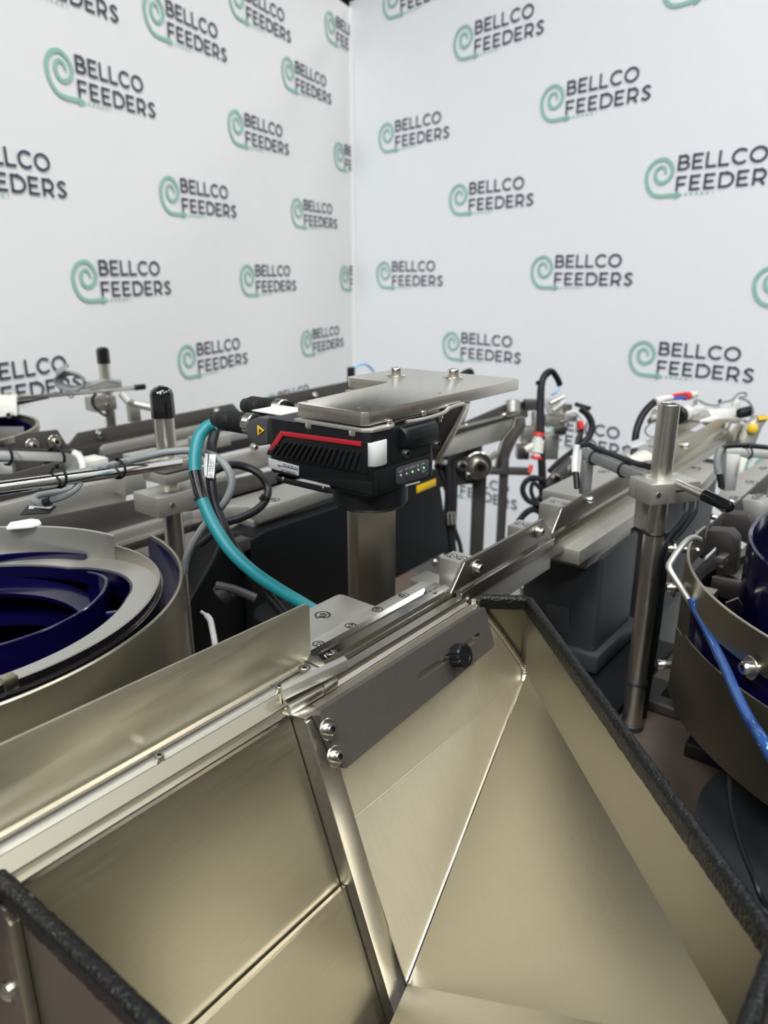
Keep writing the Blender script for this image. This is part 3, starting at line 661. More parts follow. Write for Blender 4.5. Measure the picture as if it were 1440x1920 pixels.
# angular rear block and the two connectors
bm = BM(); prism(bm, [(bx0+.002, .606, 1.2680), (bx0+.002, .622, 1.2640), (bx0+.002, .640, 1.2700), (bx0+.002, .640, 1.2890), (bx0+.002, .622, 1.2975), (bx0+.002, .606, 1.2975)], (.050, 0, 0), .002); rb = obj('rear_block', bm, 'grey_panel', vc)
bm = BM(); prism(bm, [(0.5578,0.6201,1.2888), (0.5578,0.6091,1.2841), (0.5578,0.6201,1.2766)], (-.0008, 0, 0), .0002); wl_ = obj('warning_label', bm, 'yellow', rb)
bm = BM(); prism(bm, [(0.5569,0.6167,1.2857), (0.5569,0.6125,1.2838), (0.5569,0.6171,1.2801)], (-.0003, 0, 0)); obj('warning_mark', bm, 'ink', wl_)
bm = BM(); box(bm, (.575, .600, 1.2990), (.620, .648, 1.3005), .0004); obj('top_label', bm, 'cream_plastic', vc)
def connector(x, z, y0_, L, name='connector'):
    a = Vector((x, y0_, z)); b = a+Vector((0, 1, -.02))
    bm = BM(); prof = [(0, .0105), (.004, .0120), (.012, .0120), (.0125, .0112), (.016, .0112)]
    turned(bm, a, b, prof, 20); c = obj(name, bm, 'black_plastic', vc)
    bm = BM(); prof = [(.008, .0118)]
    for i in range(5): prof += [(.009+i*.0025, .0132), (.0102+i*.0025, .0132), (.0105+i*.0025, .0126)]
    prof += [(.022, .0122)]; turned(bm, a, b, prof, 20); obj('coupling_ring', bm, 'screw_steel', c)
    bm = BM(); prof = [(.021, .0122)]
    for i in range(5): prof += [(.023+i*.005, .0128), (.0262+i*.005, .0126), (.0266+i*.005, .0112), (.0276+i*.005, .0112)]
    prof += [(.050, .0126), (.066, .0128), (.072, .0105), (L, .0088)]
    turned(bm, a, b, prof, 20); obj('strain_relief', bm, 'rubber', c)
connector(.578, 1.2830, .638, .080); connector(.628, 1.2930, .640, .080)

# ------------------------------------------------------------------ the camera's cables
tc_ = thing('teal_network_cable', 'thick teal cable curving from the vision camera down behind the bracket plate', 'cable', (0.6339,0.6073,1.0310))
tp = [(0.6194,0.7714,1.2623), (0.6119,0.7789,1.2583), (0.5998,0.7803,1.2480), (0.5892,0.7766,1.2311), (0.5798,0.7685,1.2091), (0.5740,0.7562,1.1874), (0.5703,0.7412,1.1659), (0.5688,0.7219,1.1414), (0.5714,0.6958,1.1140), (0.5830,0.6677,1.0881), (0.6013,0.6408,1.0648), (0.6186,0.6177,1.0464), (0.6315,0.6023,1.0318), (0.6456,0.5786,1.0046)]
bm = BM(); tube(bm, tp, .0083, 14, 8); obj('sheath', bm, 'teal', tc_)
bm = BM(); P = spline(tp, 8); tube(bm, P[33:46], .0087, 14, 1); obj('shrink_sleeve', bm, 'black_gloss', tc_)
bp = thing('black_power_cable', 'black cable with white paper tag dropping beside the teal cable', 'cable', (0.6115,0.6505,1.0266))
bpts = [(0.6572,0.8124,1.2539), (0.6457,0.8052,1.2446), (0.6319,0.7970,1.2278), (0.6187,0.7855,1.2060), (0.6069,0.7723,1.1846), (0.6001,0.7591,1.1588), (0.5968,0.7398,1.1300), (0.5988,0.7233,1.1031), (0.6051,0.6995,1.0727), (0.6115,0.6775,1.0458), (0.6178,0.6572,1.0222)]
bm = BM(); tube(bm, bpts, .0072, 12, 7); obj('sheath', bm, 'black_plastic', bp)
for k, (a, b, c, d) in enumerate((((0.6116,0.7772,1.2218), (0.6167,0.7704,1.2211), (0.6044,0.7628,1.1927), (0.5993,0.7696,1.1933)), ((0.6086,0.7833,1.2229), (0.6111,0.7798,1.2223), (0.5996,0.7711,1.1937), (0.5983,0.7745,1.1971)))):
    bm = BM(); a, b, c, d = V(a), V(b), V(c), V(d); n = (b-a).cross(d-a).normalized(); n = n if n.dot(Vector((-1, -1, 1))) > 0 else -n
    prism(bm, [a, b, c, d], n*.0012); tg = obj('paper_tag', bm, 'label_white', bp)
    if k == 0:
        lettering('tag_text', 'CAMERA CBL', .0046, (a*.45+b*.55)*.82+(c*.55+d*.45)*.18+n*.0012, d-a, b-a, 'ink', tg)
        lettering('tag_text', 'CAMERA 101', .0046, (a*.85+b*.15)*.82+(c*.15+d*.85)*.18+n*.0012, d-a, b-a, 'ink', tg)
bl = thing('black_braided_cable', 'black braided cable looping round behind the teal cable', 'cable', (0.6866,0.8438,1.0920))
bm = BM(); tube(bm, [(0.6900,0.8774,1.1651), (0.7164,0.8648,1.1727), (0.7382,0.8512,1.1671), (0.7487,0.8322,1.1561), (0.7509,0.8192,1.1365), (0.7369,0.8114,1.1199), (0.7173,0.8135,1.1089), (0.7006,0.8292,1.0982), (0.6866,0.8438,1.0920), (0.6702,0.8567,1.0766), (0.6519,0.8711,1.0597)], .0062, 10, 7); obj('braid', bm, 'black_plastic', bl)
bm = BM(); cyl(bm, (0.7398,0.8116,1.1276), (0.7343,0.8146,1.1199), .0078, 12); obj('tape_band', bm, 'black_gloss', bl)

# ------------------------------------------------------------------ left bowl feeder
lb = thing('bowl_feeder', 'round stainless bowl feeder with dark blue enamelled inside on the left', 'bowl feeder', (.255, .84, .75))
c = (.2665, .828, 0); cd_ = (.2510, .8530, 0)
bm = BM(); ringwall(bm, cd_, [(.2868, .86), (.2868, 1.1190), (.2880, 1.1205), (.2890, 1.1205), (.2902, 1.1190), (.2902, .86)], -7, -200, 90); obj('outer_drum', bm, 'steel', lb)
bm = BM(); ringwall(bm, cd_, [(.2868, .86), (.2868, 1.0850), (.2902, 1.0850), (.2902, .86)], -7, 158, 70); obj('rear_drum_wall', bm, 'blue_enamel', lb)
bm = BM(); ringwall(bm, cd_, [(.2852, .95), (.2852, 1.1150), (.2864, 1.1150), (.2864, .95)], -6, -200, 90); obj('drum_lining', bm, 'blue_enamel', lb)
bm = BM(); ringwall(bm, cd_, [(.200, 1.060), (.2855, 1.060), (.2855, 1.055), (.200, 1.055)], 0, 360, 80); obj('outer_channel', bm, 'blue_enamel', lb)
def zf(a):                                              # the track floor climbs from the rear round to the front right
    a = (a+180) % 360-180
    if a < -45: return 1.1150
    if a < 20: return 1.1150-.035*(a+45)/65
    return 1.0800
def helix(prof, a0, a1, n, zfun):
    bm = BM(); R = []
    for i in range(n+1):
        d = a0+(a1-a0)*i/n; a = math.radians(d)
        R.append([bm.verts.new((c[0]+r*math.cos(a), c[1]+r*math.sin(a), z(d) if callable(z) else z)) for r, z in prof])
    k = len(prof)
    for A, B in zip(R, R[1:]):
        for j in range(k): bm.faces.new((A[j], A[(j+1) % k], B[(j+1) % k], B[j]))
    bm.faces.new(R[0]); bm.faces.new(R[-1][::-1]); return bm
obj('track_band', helix([(.2345, lambda d: zf(d)-.02), (.2345, 1.1215), (.2370, 1.1225), (.2370, lambda d: zf(d)-.02)], 5, 188, 90, None), 'aluminium', lb)
obj('low_track_band', helix([(.2345, lambda d: zf(d)-.02), (.2345, lambda d: 1.1200-.012*max(0, d+45)/50), (.2370, lambda d: 1.1200-.012*max(0, d+45)/50), (.2370, lambda d: zf(d)-.02)], -172, 4.6, 120, None), 'steel_smooth', lb)
obj('track_floor', helix([(.2060, lambda d: zf(d)-.006), (.2060, lambda d: zf(d)-.002), (.2350, zf), (.2350, lambda d: zf(d)-.006)], -172, 188, 180, None), 'aluminium', lb)
obj('bowl_wall', helix([(.1990, .96), (.2030, lambda d: zf(d)-.004), (.2062, lambda d: zf(d)-.004), (.2062, .96)], -172, 188, 150, None), 'blue_enamel', lb)
bm = BM(); ringwall(bm, c, [(.150, 1.060), (.2040, 1.060), (.2040, 1.055), (.150, 1.055)], 0, 360, 80); obj('inner_channel', bm, 'blue_enamel', lb)
# inner spiral wall: its top edge climbs round the bowl and curls over at its end
ci = (.3237, .8503); n = 90; R = []; bm = BM()
for i in range(n+1):
    d_ = -13-330*i/n; a = math.radians(d_); zt = 1.100-.012*i/n
    rr_ = .1400+(.03*max(0, (i-50)/40) if i > 50 else 0)
    if i < 6: rr_ -= .016*(1-i/6)**2; zt -= .004*(1-i/6)
    R.append([bm.verts.new((ci[0]+rr*math.cos(a), ci[1]+rr*math.sin(a), z)) for rr, z in ((rr_-.0022, .985), (rr_-.0022, zt-.001), (rr_-.0008, zt), (rr_+.0012, zt), (rr_+.0022, zt-.001), (rr_+.0022, .985))])
for a, b in zip(R, R[1:]):
    for k in range(6): bm.faces.new((a[k], a[(k+1) % 6], b[(k+1) % 6], b[k]))
bm.faces.new(R[0]); bm.faces.new(R[-1][::-1]); obj('spiral_wall', bm, 'blue_enamel', lb)
bm = BM(); ringwall(bm, ci, [(.095, 1.020), (.138, 1.026), (.138, 1.020), (.095, 1.014)], 0, 360, 72); obj('lower_track', bm, 'blue_enamel', lb)
bm = BM(); turned(bm, (c[0], c[1], .955), (c[0], c[1], .98), [(0, .195), (.02, .19), (.024, .16), (.018, .02)], 64); obj('bowl_floor', bm, 'blue_enamel', lb)
bm = BM(); prism(bm, [(0.3918,0.6975,1.0980), (0.4118,0.6854,1.0980), (0.4070,0.6782,1.0980), (0.3877,0.6898,1.0980)], (0, 0, -.03), .001); obj('stop_tab', bm, 'blue_enamel', lb)
obj('band_backing', helix([(.2375, 1.055), (.2375, 1.1100), (.2400, 1.1100), (.2400, 1.055)], -160, -10, 70, None), 'black_gloss', lb)
bm = BM(); box(bm, (0.2337,0.5913,1.1120), V((0.2337,0.5913,1.1120))+Vector((.012, .012, .012)), .001); obj('catch_block', bm, 'steel', lb)
c = cd_
bm = BM(); turned(bm, (c[0], c[1], .75), (c[0], c[1], .9), [(0, .22), (.06, .22), (.075, .20), (.11, .20), (.115, .18), (.125, .18)], 48); obj('drive_base', bm, 'black_paint', lb)
bm = BM(); prism(bm, [(0.4245,0.9820,1.1220), (0.4390,0.9998,1.1220), (0.4653,0.9924,1.1220), (0.4694,0.9797,1.1220), (0.4641,0.9641,1.1220), (0.4503,0.9635,1.1220)], (0, 0, .004), .0008); wt = obj('white_clip', bm, 'label_white', lb)

# ------------------------------------------------------------------ sensor post beside the left bowl
pc = Vector((.6556, .9345, 0))
lp = thing('sensor_post', 'steel post with black rubber cap and two clamp blocks behind the left bowl', 'post', (pc.x, pc.y, .75))
bm = BM(); cyl(bm, pc+Vector((0, 0, .75)), pc+Vector((0, 0, 1.282)), .0150, 28); obj('tube', bm, 'nickel', lp)
bm = BM(); turned(bm, pc+Vector((0, 0, 1.2470)), pc+Vector((0, 0, 1.30)), [(0, .0168), (.001, .0176), (.035, .0172), (.041, .0150), (.0455, .009), (.0465, .004), (.0478, .0030), (.048, .001)], 32); obj('rubber_cap', bm, 'black_gloss', lp)
bm = BM(); cyl(bm, pc+Vector((0, 0, .75)), pc+Vector((0, 0, .762)), .04, 24, .001); obj('foot', bm, 'dark_frame', lp)
q = Vector((0.6376,0.9050,1.1821)); z1 = q.z
bm = BM(); box(bm, (.628, .905, z1-.012), (.700, .962, z1+.003), .0008); cb = obj('clamp_block', bm, 'aluminium', lp)
bm = BM(); box(bm, (.628, .905, z1-.030), (.700, .962, z1-.0145), .0008); obj('clamp_block', bm, 'aluminium', lp)
for f_ in (.655, .672, .688): screw(cb, (f_, .918, z1+.003), (0, 0, 1), .0055, 'flush')
bm = BM(); box(bm, (.612, .940, z1-.010), (.668, .985, z1+.010), .0008); obj('clamp_block', bm, 'aluminium', lp)
q2 = Vector((0.6176,0.9050,1.1358)); z2 = q2.z
bm = BM(); box(bm, (.612, .905, z2-.031), (.705, .968, z2), .0008); c2 = obj('clamp_block', bm, 'aluminium', lp)
bm = BM(); box(bm, (.675, .9035, z2-.0175), (.706, .9065, z2-.0145)); obj('clamp_slit', bm, 'ink', c2)
bm = BM(); cyl(bm, (.636, .9062, z2-.016), (.636, .9040, z2-.016), .0042, 16); obj('clamp_bore', bm, 'screw_steel', c2)
# ------------------------------------------------------------------ rod with sensor cable over the left bowl
rd = thing('sensor_rod', 'shiny horizontal rod clamped to the capped post, reaching over the left bowl', 'rod', (0.6163,0.8746,1.1918))
ra, rb_ = Vector((0.3006,0.7668,1.2419)), Vector((0.6278,0.8690,1.1928))
bm = BM(); cyl(bm, ra, rb_, .0076, 20); obj('rod', bm, 'polished', rd)
dr_ = (rb_-ra).normalized()
for u, v, d in ((111,902,.86),(222,885,.945)):
    pass
for t_ in (.3477, .6353): zip_tie(rd, ra.lerp(rb_, t_)+Vector((-.0015, -.0015, .0035)), dr_, .0118)
gc = thing('grey_sensor_cable', 'grey round cable tied along the rod and looping down past the post', 'cable', (0.5691,0.7878,1.0891))
gpts = [(0.3869,0.8001,1.2229), (0.4168,0.8140,1.2248), (0.4507,0.8207,1.2224), (0.5081,0.8317,1.2206), (0.5538,0.8410,1.2196), (0.5892,0.8312,1.2218), (0.6117,0.8029,1.2225), (0.6214,0.7691,1.2139), (0.6190,0.7446,1.1933), (0.6106,0.7434,1.1704), (0.6011,0.7596,1.1458), (0.5898,0.7783,1.1214), (0.5814,0.8024,1.0819), (0.5776,0.8094,1.0535)]
bm = BM(); tube(bm, gpts, .0052, 12, 7); gs_ = obj('sheath', bm, 'grey_cable', gc)
path_lettering('cable_print', '2025172 AB UNI   UNI 2025172', .0062, spline(gpts, 7), .055, .0052, (0, 0, H), 'rubber', gs_)
g2 = thing('grey_cable_loop', 'short grey cable loop hanging under the rod with a black flag label', 'cable', (0.3953,0.8109,1.1988))
bm = BM(); tube(bm, [(0.4428,0.8093,1.2141), (0.4320,0.8035,1.2090), (0.4175,0.8026,1.2047), (0.4020,0.8044,1.2028), (0.3937,0.8135,1.1999), (0.3948,0.8290,1.1999), (0.4030,0.8367,1.2018), (0.4251,0.8415,1.1998), (0.4428,0.8363,1.2007)], .0042, 10, 7); obj('sheath', bm, 'grey_cable', g2)
bm = BM(); cyl(bm, (0.3954,0.8082,1.2005), (0.4009,0.8024,1.2028), .0050, 12); obj('sleeve', bm, 'rubber', g2)
fl = [V(p) for p in ((0.3841,0.8239,1.1964), (0.4044,0.7977,1.1958), (0.3882,0.7836,1.1944), (0.3674,0.8092,1.1927))]
nf = (fl[1]-fl[0]).cross(fl[3]-fl[0]).normalized(); nf = nf if nf.z > 0 else -nf
bm = BM(); prism(bm, fl, nf*.001); f1 = obj('flag_label', bm, 'black_plastic', g2)
bm = BM(); prism(bm, [fl[0].lerp(fl[2], .08)+nf*.001, fl[1].lerp(fl[3], .08)+nf*.001, fl[1].lerp(fl[3], .2).lerp(fl[2], .3)+nf*.001, fl[0].lerp(fl[2], .2).lerp(fl[3], .3)+nf*.001], nf*.0003); obj('label_bar', bm, 'label_silver', f1)

# ------------------------------------------------------------------ second feeder line behind the left bowl
s2_ = thing('second_feeder_track', 'second feeder track behind the left bowl with a long dark side plate', 'feeder track', (.9, 1.1, .95))
bm = BM(); prism(bm, [(0.4330,1.1300,1.0836), (0.7581,1.1300,1.0648), (1.0659,1.1300,1.0513), (1.0620,1.1300,0.9865), (0.7519,1.1300,1.0098), (0.6719,1.1300,1.0154), (0.4248,1.1300,1.0340)], (0, .006, 0), .0008); obj('side_plate', bm, 'plate_dark', s2_)
bm = BM(); box(bm, (.62, 1.115, 1.000), (1.40, 1.190, 1.0220), .001); obj('base_bar', bm, 'aluminium', s2_)
bm = BM(); box(bm, (.62, 1.105, .985), (1.00, 1.127, 1.0010), .001); obj('running_edge', bm, 'steel_dark', s2_)
bm = BM(); prism(bm, [(0.7991,1.1279,1.0220), (0.8804,1.0899,1.0220), (0.8959,1.0815,1.0220), (0.9085,1.0542,1.0220), (0.9062,1.0186,1.0220), (1.1527,1.0244,1.0220), (1.1954,0.9701,1.0220), (1.3171,1.1691,1.0220), (1.0845,1.2195,1.0220)], (0, 0, -.026), .001); obj('deck_plate', bm, 'aluminium', s2_)
screw(s2_, (0.9691,1.0435,1.0225), (0, 0, 1), .011, 'flush')
bm = BM(); box(bm, (.905, 1.034, .982), (1.30, 1.12, .9965), .001); obj('lower_deck', bm, 'aluminium', s2_)
for u, v in ((510, 964), (547, 952)): pass
for p in ((0.9517,1.0300,0.9984), (1.0065,1.0300,0.9992)):
    bm = BM(); cyl(bm, V(p)+Vector((0, .004, 0)), V(p)+Vector((0, -.0012, 0)), .0036, 14); obj('edge_bore', bm, 'screw_steel', s2_)
bm = BM(); prism(bm, [(0.4813,1.2000,1.0918), (0.5967,1.2000,1.0935), (0.7476,1.2000,1.0916), (0.7499,1.2000,1.0726), (0.7420,1.2000,1.0452), (0.4754,1.2000,1.0557)], (0, .02, 0), .001); obj('rear_bar', bm, 'aluminium', s2_)
bm = BM(); box(bm, V((0.7185,1.1600,1.0685)), V((0.7632,1.1800,1.1060))+Vector((0, .05, 0)), .001); obj('riser_block', bm, 'aluminium', s2_)
bm = BM(); box(bm, V((0.9150,1.1600,1.0282)), V((0.9750,1.1600,1.0582))+Vector((0, .05, 0)), .001); obj('riser_block', bm, 'aluminium', s2_)
bm = BM(); box(bm, V((1.0121,1.3000,1.0788)), V((1.0858,1.3000,1.1027))+Vector((0, .06, 0)), .001); obj('riser_block', bm, 'aluminium', s2_)
bm = BM(); prism(bm, [(0.9731,1.2400,1.0242), (0.9769,1.2400,1.0671), (1.1394,1.2400,1.0705), (1.3990,1.2400,1.0714), (1.3973,1.2400,1.0101), (1.1365,1.2400,1.0256)], (0, .02, 0), .001); obj('rear_bar', bm, 'aluminium', s2_)
screw(s2_, (1.0933,1.2350,1.0819), (0, -1, 0), .008, 'cap')
# black drive housing below it, with yellow sticker and dome nut
dh = thing('black_drive_housing', 'large black drive housing with yellow sticker behind the camera post', 'drive housing', (1.1, 1.03, .75))
bm = BM(); prism(bm, [(0.8673,1.0000,0.9778), (0.9085,1.0000,0.9856), (1.1239,1.0000,0.9818), (1.4906,1.0000,0.9869), (1.5535, 1.0, .7505), (.86, 1.0, .7505)], (0, .075, 0), .004, 3); obj('housing', bm, 'black_paint', dh)
bm = BM(); prism(bm, [(1.3971,0.9995,0.9649), (1.4789,0.9995,0.9661), (1.4795,0.9995,0.9479), (1.3975,0.9995,0.9460)], (0, -.0008, 0), .0002); ys = obj('yellow_sticker', bm, 'yellow', dh)
bm = BM(); turned(bm, (1.4808,1.0000,0.7410), V((1.4808,1.0000,0.7410))+Vector((0, -.01, 0)), [(0, .0095), (.004, .0095), (.0085, .006), (.0105, .001)], 18); obj('dome_nut', bm, 'screw_steel', dh)
bm = BM(); prism(bm, [(0.7935,1.0200,0.9551), (0.8221,1.0200,0.9987), (0.8856,1.0200,0.9810), (0.8932,1.0200,0.9353), (0.8885,1.0200,0.8698), (0.8720,1.0200,0.7957), (.70, 1.02, .7505), (.60, 1.02, .7505), (0.7559,1.0200,0.9153)], (0, .08, 0), .006, 3); obj('motor_block', bm, 'black_paint', dh)
bm = BM(); box(bm, V((0.8266,0.9950,0.9615)), V((0.8633,0.9950,0.9843))+Vector((0, .05, 0)), .002); obj('terminal_block', bm, 'dark_frame', dh)
# clutter under the second track, in shadow: small black damper and the white wire tail
dp = thing('damper_unit', 'small dark damper with cross arm in the shadow beside the left bowl', 'damper', (.80, .86, .75))
bm = BM(); cyl(bm, (.80, .86, .75), (.80, .86, .90), .045, 24, .004); obj('base', bm, 'black_paint', dp)
bm = BM(); cyl(bm, (0.6591,0.8384,0.9816), (0.6699,0.8303,0.9925), .016, 18, .002); obj('end_cap', bm, 'dark_frame', dp)
bm = BM(); tube(bm, [(0.6536,0.8385,1.0011), (0.6696,0.8150,0.9950), (0.6865,0.7872,0.9827)], .007, 10, 4); obj('cross_arm', bm, 'dark_frame', dp)
ww = thing('white_wire', 'thin white cable tail standing up in the shadow beside the left bowl', 'wire', (0.5645,0.7364,0.9791))
bm = BM(); tube(bm, [(0.5792,0.7813,1.0032), (0.5825,0.7745,0.9983), (0.5789,0.7611,0.9963), (0.5719,0.7488,0.9883), (0.5628,0.7332,0.9688), (0.5700,0.7400,0.9013), (0.6251,0.8036,0.7662), (.60, .66, .752)], .0042, 10, 6, radii=[.0022]*5+[.0042]*30); obj('sheath', bm, 'white_plastic', ww)

# ------------------------------------------------------------------ third line, against the left backdrop
s3_ = thing('third_feeder_track', 'farthest feeder track, against the left backdrop, with two dark side plates', 'feeder track', (1.3, 1.74, .95))
for pts in ([(0.9339,1.7400,1.0422), (0.9650,1.7400,1.0697), (1.4713,1.7400,1.0775), (1.5125,1.7400,1.0324), (1.4730,1.7400,1.0200), (1.0215,1.7400,1.0126), (0.9309,1.7400,1.0209)], [(1.5062,1.7400,1.0350), (1.5420,1.7400,1.0765), (1.9963,1.7400,1.0867), (2.1471,1.7400,1.0901), (2.1466,1.7400,1.0130), (1.5595,1.7400,1.0104)]):
    bm = BM(); prism(bm, pts, (0, .006, 0), .0008); sp = obj('side_plate', bm, 'plate_dark', s3_)
for u in ((1.0216,1.7380,1.0579), (1.4047,1.7380,1.0626), (1.5785,1.7380,1.0519), (1.8276,1.7380,1.0583)): screw(s3_, u, (0, -1, 0), .007, 'cap_washer')
bm = BM(); box(bm, (.88, 1.735, 1.000), (2.1, 1.80, 1.0350), .001); obj('base_bar', bm, 'dark_frame', s3_)
bm = BM(); prism(bm, [(0.9987,1.7000,1.0280), (1.0087,1.7000,1.0360), (1.5698,1.7000,1.0454), (1.9212,1.7000,1.0523), (1.9205,1.7000,1.0264), (1.5681,1.7000,1.0205), (0.9964,1.7000,1.0104)], (0, .012, 0), .0008); obj('light_strip', bm, 'aluminium', s3_)
bm = BM(); prism(bm, [(1.0056,1.6900,1.0129), (1.9091,1.6900,1.0252), (1.9070,1.6900,0.9453), (0.9973,1.6900,0.9486)], (0, .01, 0), .0008); obj('lower_plate', bm, 'plate_dark', s3_)
bm = BM(); prism(bm, [(1.1355,1.6000,1.0232), (1.3520,1.6000,1.0246), (1.6083,1.6000,1.0279), (1.6071,1.6000,1.0031), (1.1335,1.6000,1.0037)], (0, .05, 0), .001); obj('deck_plate', bm, 'aluminium', s3_)
bm = BM(); prism(bm, [(0.6788,1.4600,1.1458), (0.7007,1.4600,1.1487), (0.7653,1.4600,1.1448), (0.7833,1.4600,1.1056), (0.7811,1.4600,1.0900), (0.6736,1.4600,1.1122)], (0, .006, 0), .0008); bp2 = obj('end_plate', bm, 'plate_dark', s3_)
screw(bp2, (0.7067,1.4580,1.1228), (0, -1, 0), .008, 'cap_washer'); screw(bp2, (0.7540,1.4580,1.1224), (0, -1, 0), .008, 'cap_washer')
# back bowl at the left edge
b2 = thing('back_bowl_feeder', 'dark bowl feeder with pale rim at the far left, below the sensor box', 'bowl feeder', (.595, 1.735, .75))
c = (.595, 1.735, 0)
R_ = .240
bm = BM(); ringwall(bm, c, [(R_-.010, .90), (R_-.004, 1.128), (R_-.003, 1.130), (R_, 1.130), (R_+.001, 1.128), (R_-.005, .90)], 0, 360, 72); obj('drum', bm, 'plate_dark', b2)
bm = BM(); ringwall(bm, c, [(R_-.004, 1.122), (R_-.004, 1.134), (R_+.0035, 1.134), (R_+.0035, 1.122)], 0, 360, 72); obj('rim', bm, 'steel', b2)
bm = BM(); turned(bm, (c[0], c[1], .95), (c[0], c[1], 1.0), [(0, .15), (.05, .20), (.04, .05)], 48); obj('bowl_floor', bm, 'blue_enamel', b2)
bm = BM(); ringwall(bm, c, [(R_-.013, .96), (R_-.013, 1.122), (R_-.0105, 1.122), (R_-.0105, .96)], 0, 360, 60); obj('lining', bm, 'blue_enamel', b2)
bm = BM(); turned(bm, (c[0], c[1], .75), (c[0], c[1], .9), [(0, .17), (.17, .17)], 40); obj('drive_base', bm, 'black_paint', b2)
bm = BM(); prism(bm, [(0.7322,1.7200,1.1248), (0.7878,1.6494,1.1248), (0.7757,1.6399,1.0769), (0.7178,1.7087,1.0677)], (0, .006, 0), .0008); obj('deflector', bm, 'plate_dark', b2)
# its sensor post, rod, box, cable coil
pc = Vector((1.1186, 1.8401, 0)); 
bpst = thing('rear_sensor_post', 'thin rear post with black cap standing against the left backdrop', 'post', (pc.x, pc.y, .75))
bm = BM(); cyl(bm, pc+Vector((0, 0, .75)), pc+Vector((0, 0, 1.258)), .0145, 20); obj('tube', bm, 'nickel', bpst)
bm = BM(); turned(bm, pc+Vector((0, 0, 1.222)), pc+Vector((0, 0, 1.27)), [(0, .0165), (.001, .0172), (.037, .0168), (.042, .012), (.044, .004)], 24); obj('rubber_cap', bm, 'black_gloss', bpst)
bm = BM(); box(bm, V((1.0741,1.8200,1.1569)), V((1.1535,1.8200,1.1767))+Vector((0, .05, 0)), .001); cb = obj('clamp_block', bm, 'aluminium', bpst)
bm = BM(); box(bm, V((1.0665,1.8200,1.0994)), V((1.1304,1.8200,1.1358))+Vector((0, .05, 0)), .001); cb = obj('clamp_block', bm, 'aluminium', bpst)
screw(cb, (1.0995,1.8190,1.1138), (0, -1, 0), .006, 'cap')
bm = BM(); tube(bm, [(1.1341,1.7965,1.1434), (1.1399,1.7791,1.1242), (1.1586,1.7840,1.1140), (1.2177,1.7493,1.0935)], .010, 8, 1); obj('side_arm', bm, 'aluminium', bpst)
bm = BM(); box(bm, V((1.1772,1.8300,1.0541)), V((1.2087,1.8300,1.1011))+Vector((0, .02, 0)), .001); obj('arm_drop', bm, 'aluminium', bpst)
bm = BM(); tube(bm, [(1.0748,1.8232,1.1480), (1.0653,1.8283,1.1345), (1.0631,1.8212,1.1155), (1.0710,1.8021,1.0979), (1.0835,1.7986,1.0893)], .0035, 8, 5); obj('bonded_wire', bm, 'black_plastic', bpst)
br = thing('rear_sensor_rod', 'slim rear rod with black tip carrying the cream sensor box', 'rod', (1.1208,1.8155,1.1475))
bm = BM(); cyl(bm, (0.8268,1.7761,1.1697), (1.1803,1.7942,1.1542), .0055, 14); obj('rod', bm, 'polished', br)
bm = BM(); cyl(bm, (1.1721,1.7918,1.1553), (1.2044,1.7895,1.1548), .0082, 14, .002); obj('rubber_tip', bm, 'black_gloss', br)
bm = BM(); cyl(bm, (0.8208,1.7458,1.1622), (0.9089,1.7538,1.1642), .0045, 10, r1=.0015); obj('dark_lead', bm, 'black_plastic', br)
zip_tie(br, Vector((0.9959,1.8102,1.1587)), (1, .2, .1), .011)
bxp = thing('cream_sensor_box', 'cream sensor box cut by the left edge of the picture', 'sensor box', (0.7998,1.7514,1.1544))
a = Vector((0.7555,1.7955,1.1308)); 
bm = BM(); prism(bm, [(0.7588,1.8140,1.1745), (0.8212,1.7366,1.1781), (0.8130,1.7254,1.1367), (0.7475,1.8050,1.1296)], (.03, .05, 0), .003); sb_ = obj('case', bm, 'cream_plastic', bxp)
screw(sb_, V((0.8013,1.7335,1.1399)), (-.786, -.618, .1), .007, 'cap')
cl_ = thing('coiled_grey_lead', 'coiled grey lead with flat plug tied to the rear rod', 'cable', (0.9847,1.7940,1.1657))
bm = BM(); L = []
for i in range(46):
    t = i/45.; a = t*2*PI*2.6; rr = .040-.012*t
    u = Vector((0.9909,1.7989,1.1902))
    L.append(u+Vector((_r.x, _r.y, 0))*(rr*math.cos(a)+.004*t)+Vector((0, 0, 1))*(rr*.62*math.sin(a))+_f0*(.012*t))
tube(bm, L+[(1.0338,1.8013,1.1689), (1.0895,1.7890,1.1833), (1.1243,1.7907,1.1737)], .0040, 8, 1); obj('lead', bm, 'grey_cable', cl_)
bm = BM(); prism(bm, [(0.9630,1.8139,1.2160), (0.9854,1.7940,1.2326), (0.9880,1.7874,1.2262), (0.9649,1.8068,1.2071)], (.01, .012, .004), .001); obj('plug', bm, 'grey_cable', cl_)
# bracket arm with sensor at the far left, between the second and third lines
ba = thing('grey_bracket_arm', 'grey angled bracket arm with white cable end at the left edge', 'bracket', (0.7290,1.3397,1.0712))
bm = BM(); prism(bm, [(0.6089,1.4707,1.1279), (0.7372,1.3688,1.1148), (0.7479,1.3531,1.1108), (0.7437,1.3391,1.0736), (0.7190,1.3706,1.0736), (0.7237,1.3770,1.0977), (0.6047,1.4674,1.1113)], (.02, .026, 0), .0012); obj('arm', bm, 'arm_grey', ba)
bm = BM(); prism(bm, [(0.6322,1.4461,1.1050), (0.6471,1.4263,1.1030), (0.6434,1.4207,1.0833), (0.6263,1.4414,1.0814)], (.02, .026, 0), .0012); obj('arm_drop', bm, 'arm_grey', ba)
bm = BM(); tube(bm, [(0.6185,1.4922,1.1273), (0.6870,1.4199,1.1231), (0.7304,1.3796,1.1188), (0.7411,1.3639,1.1148)], .0042, 8, 5); obj('cable', bm, 'black_plastic', ba)
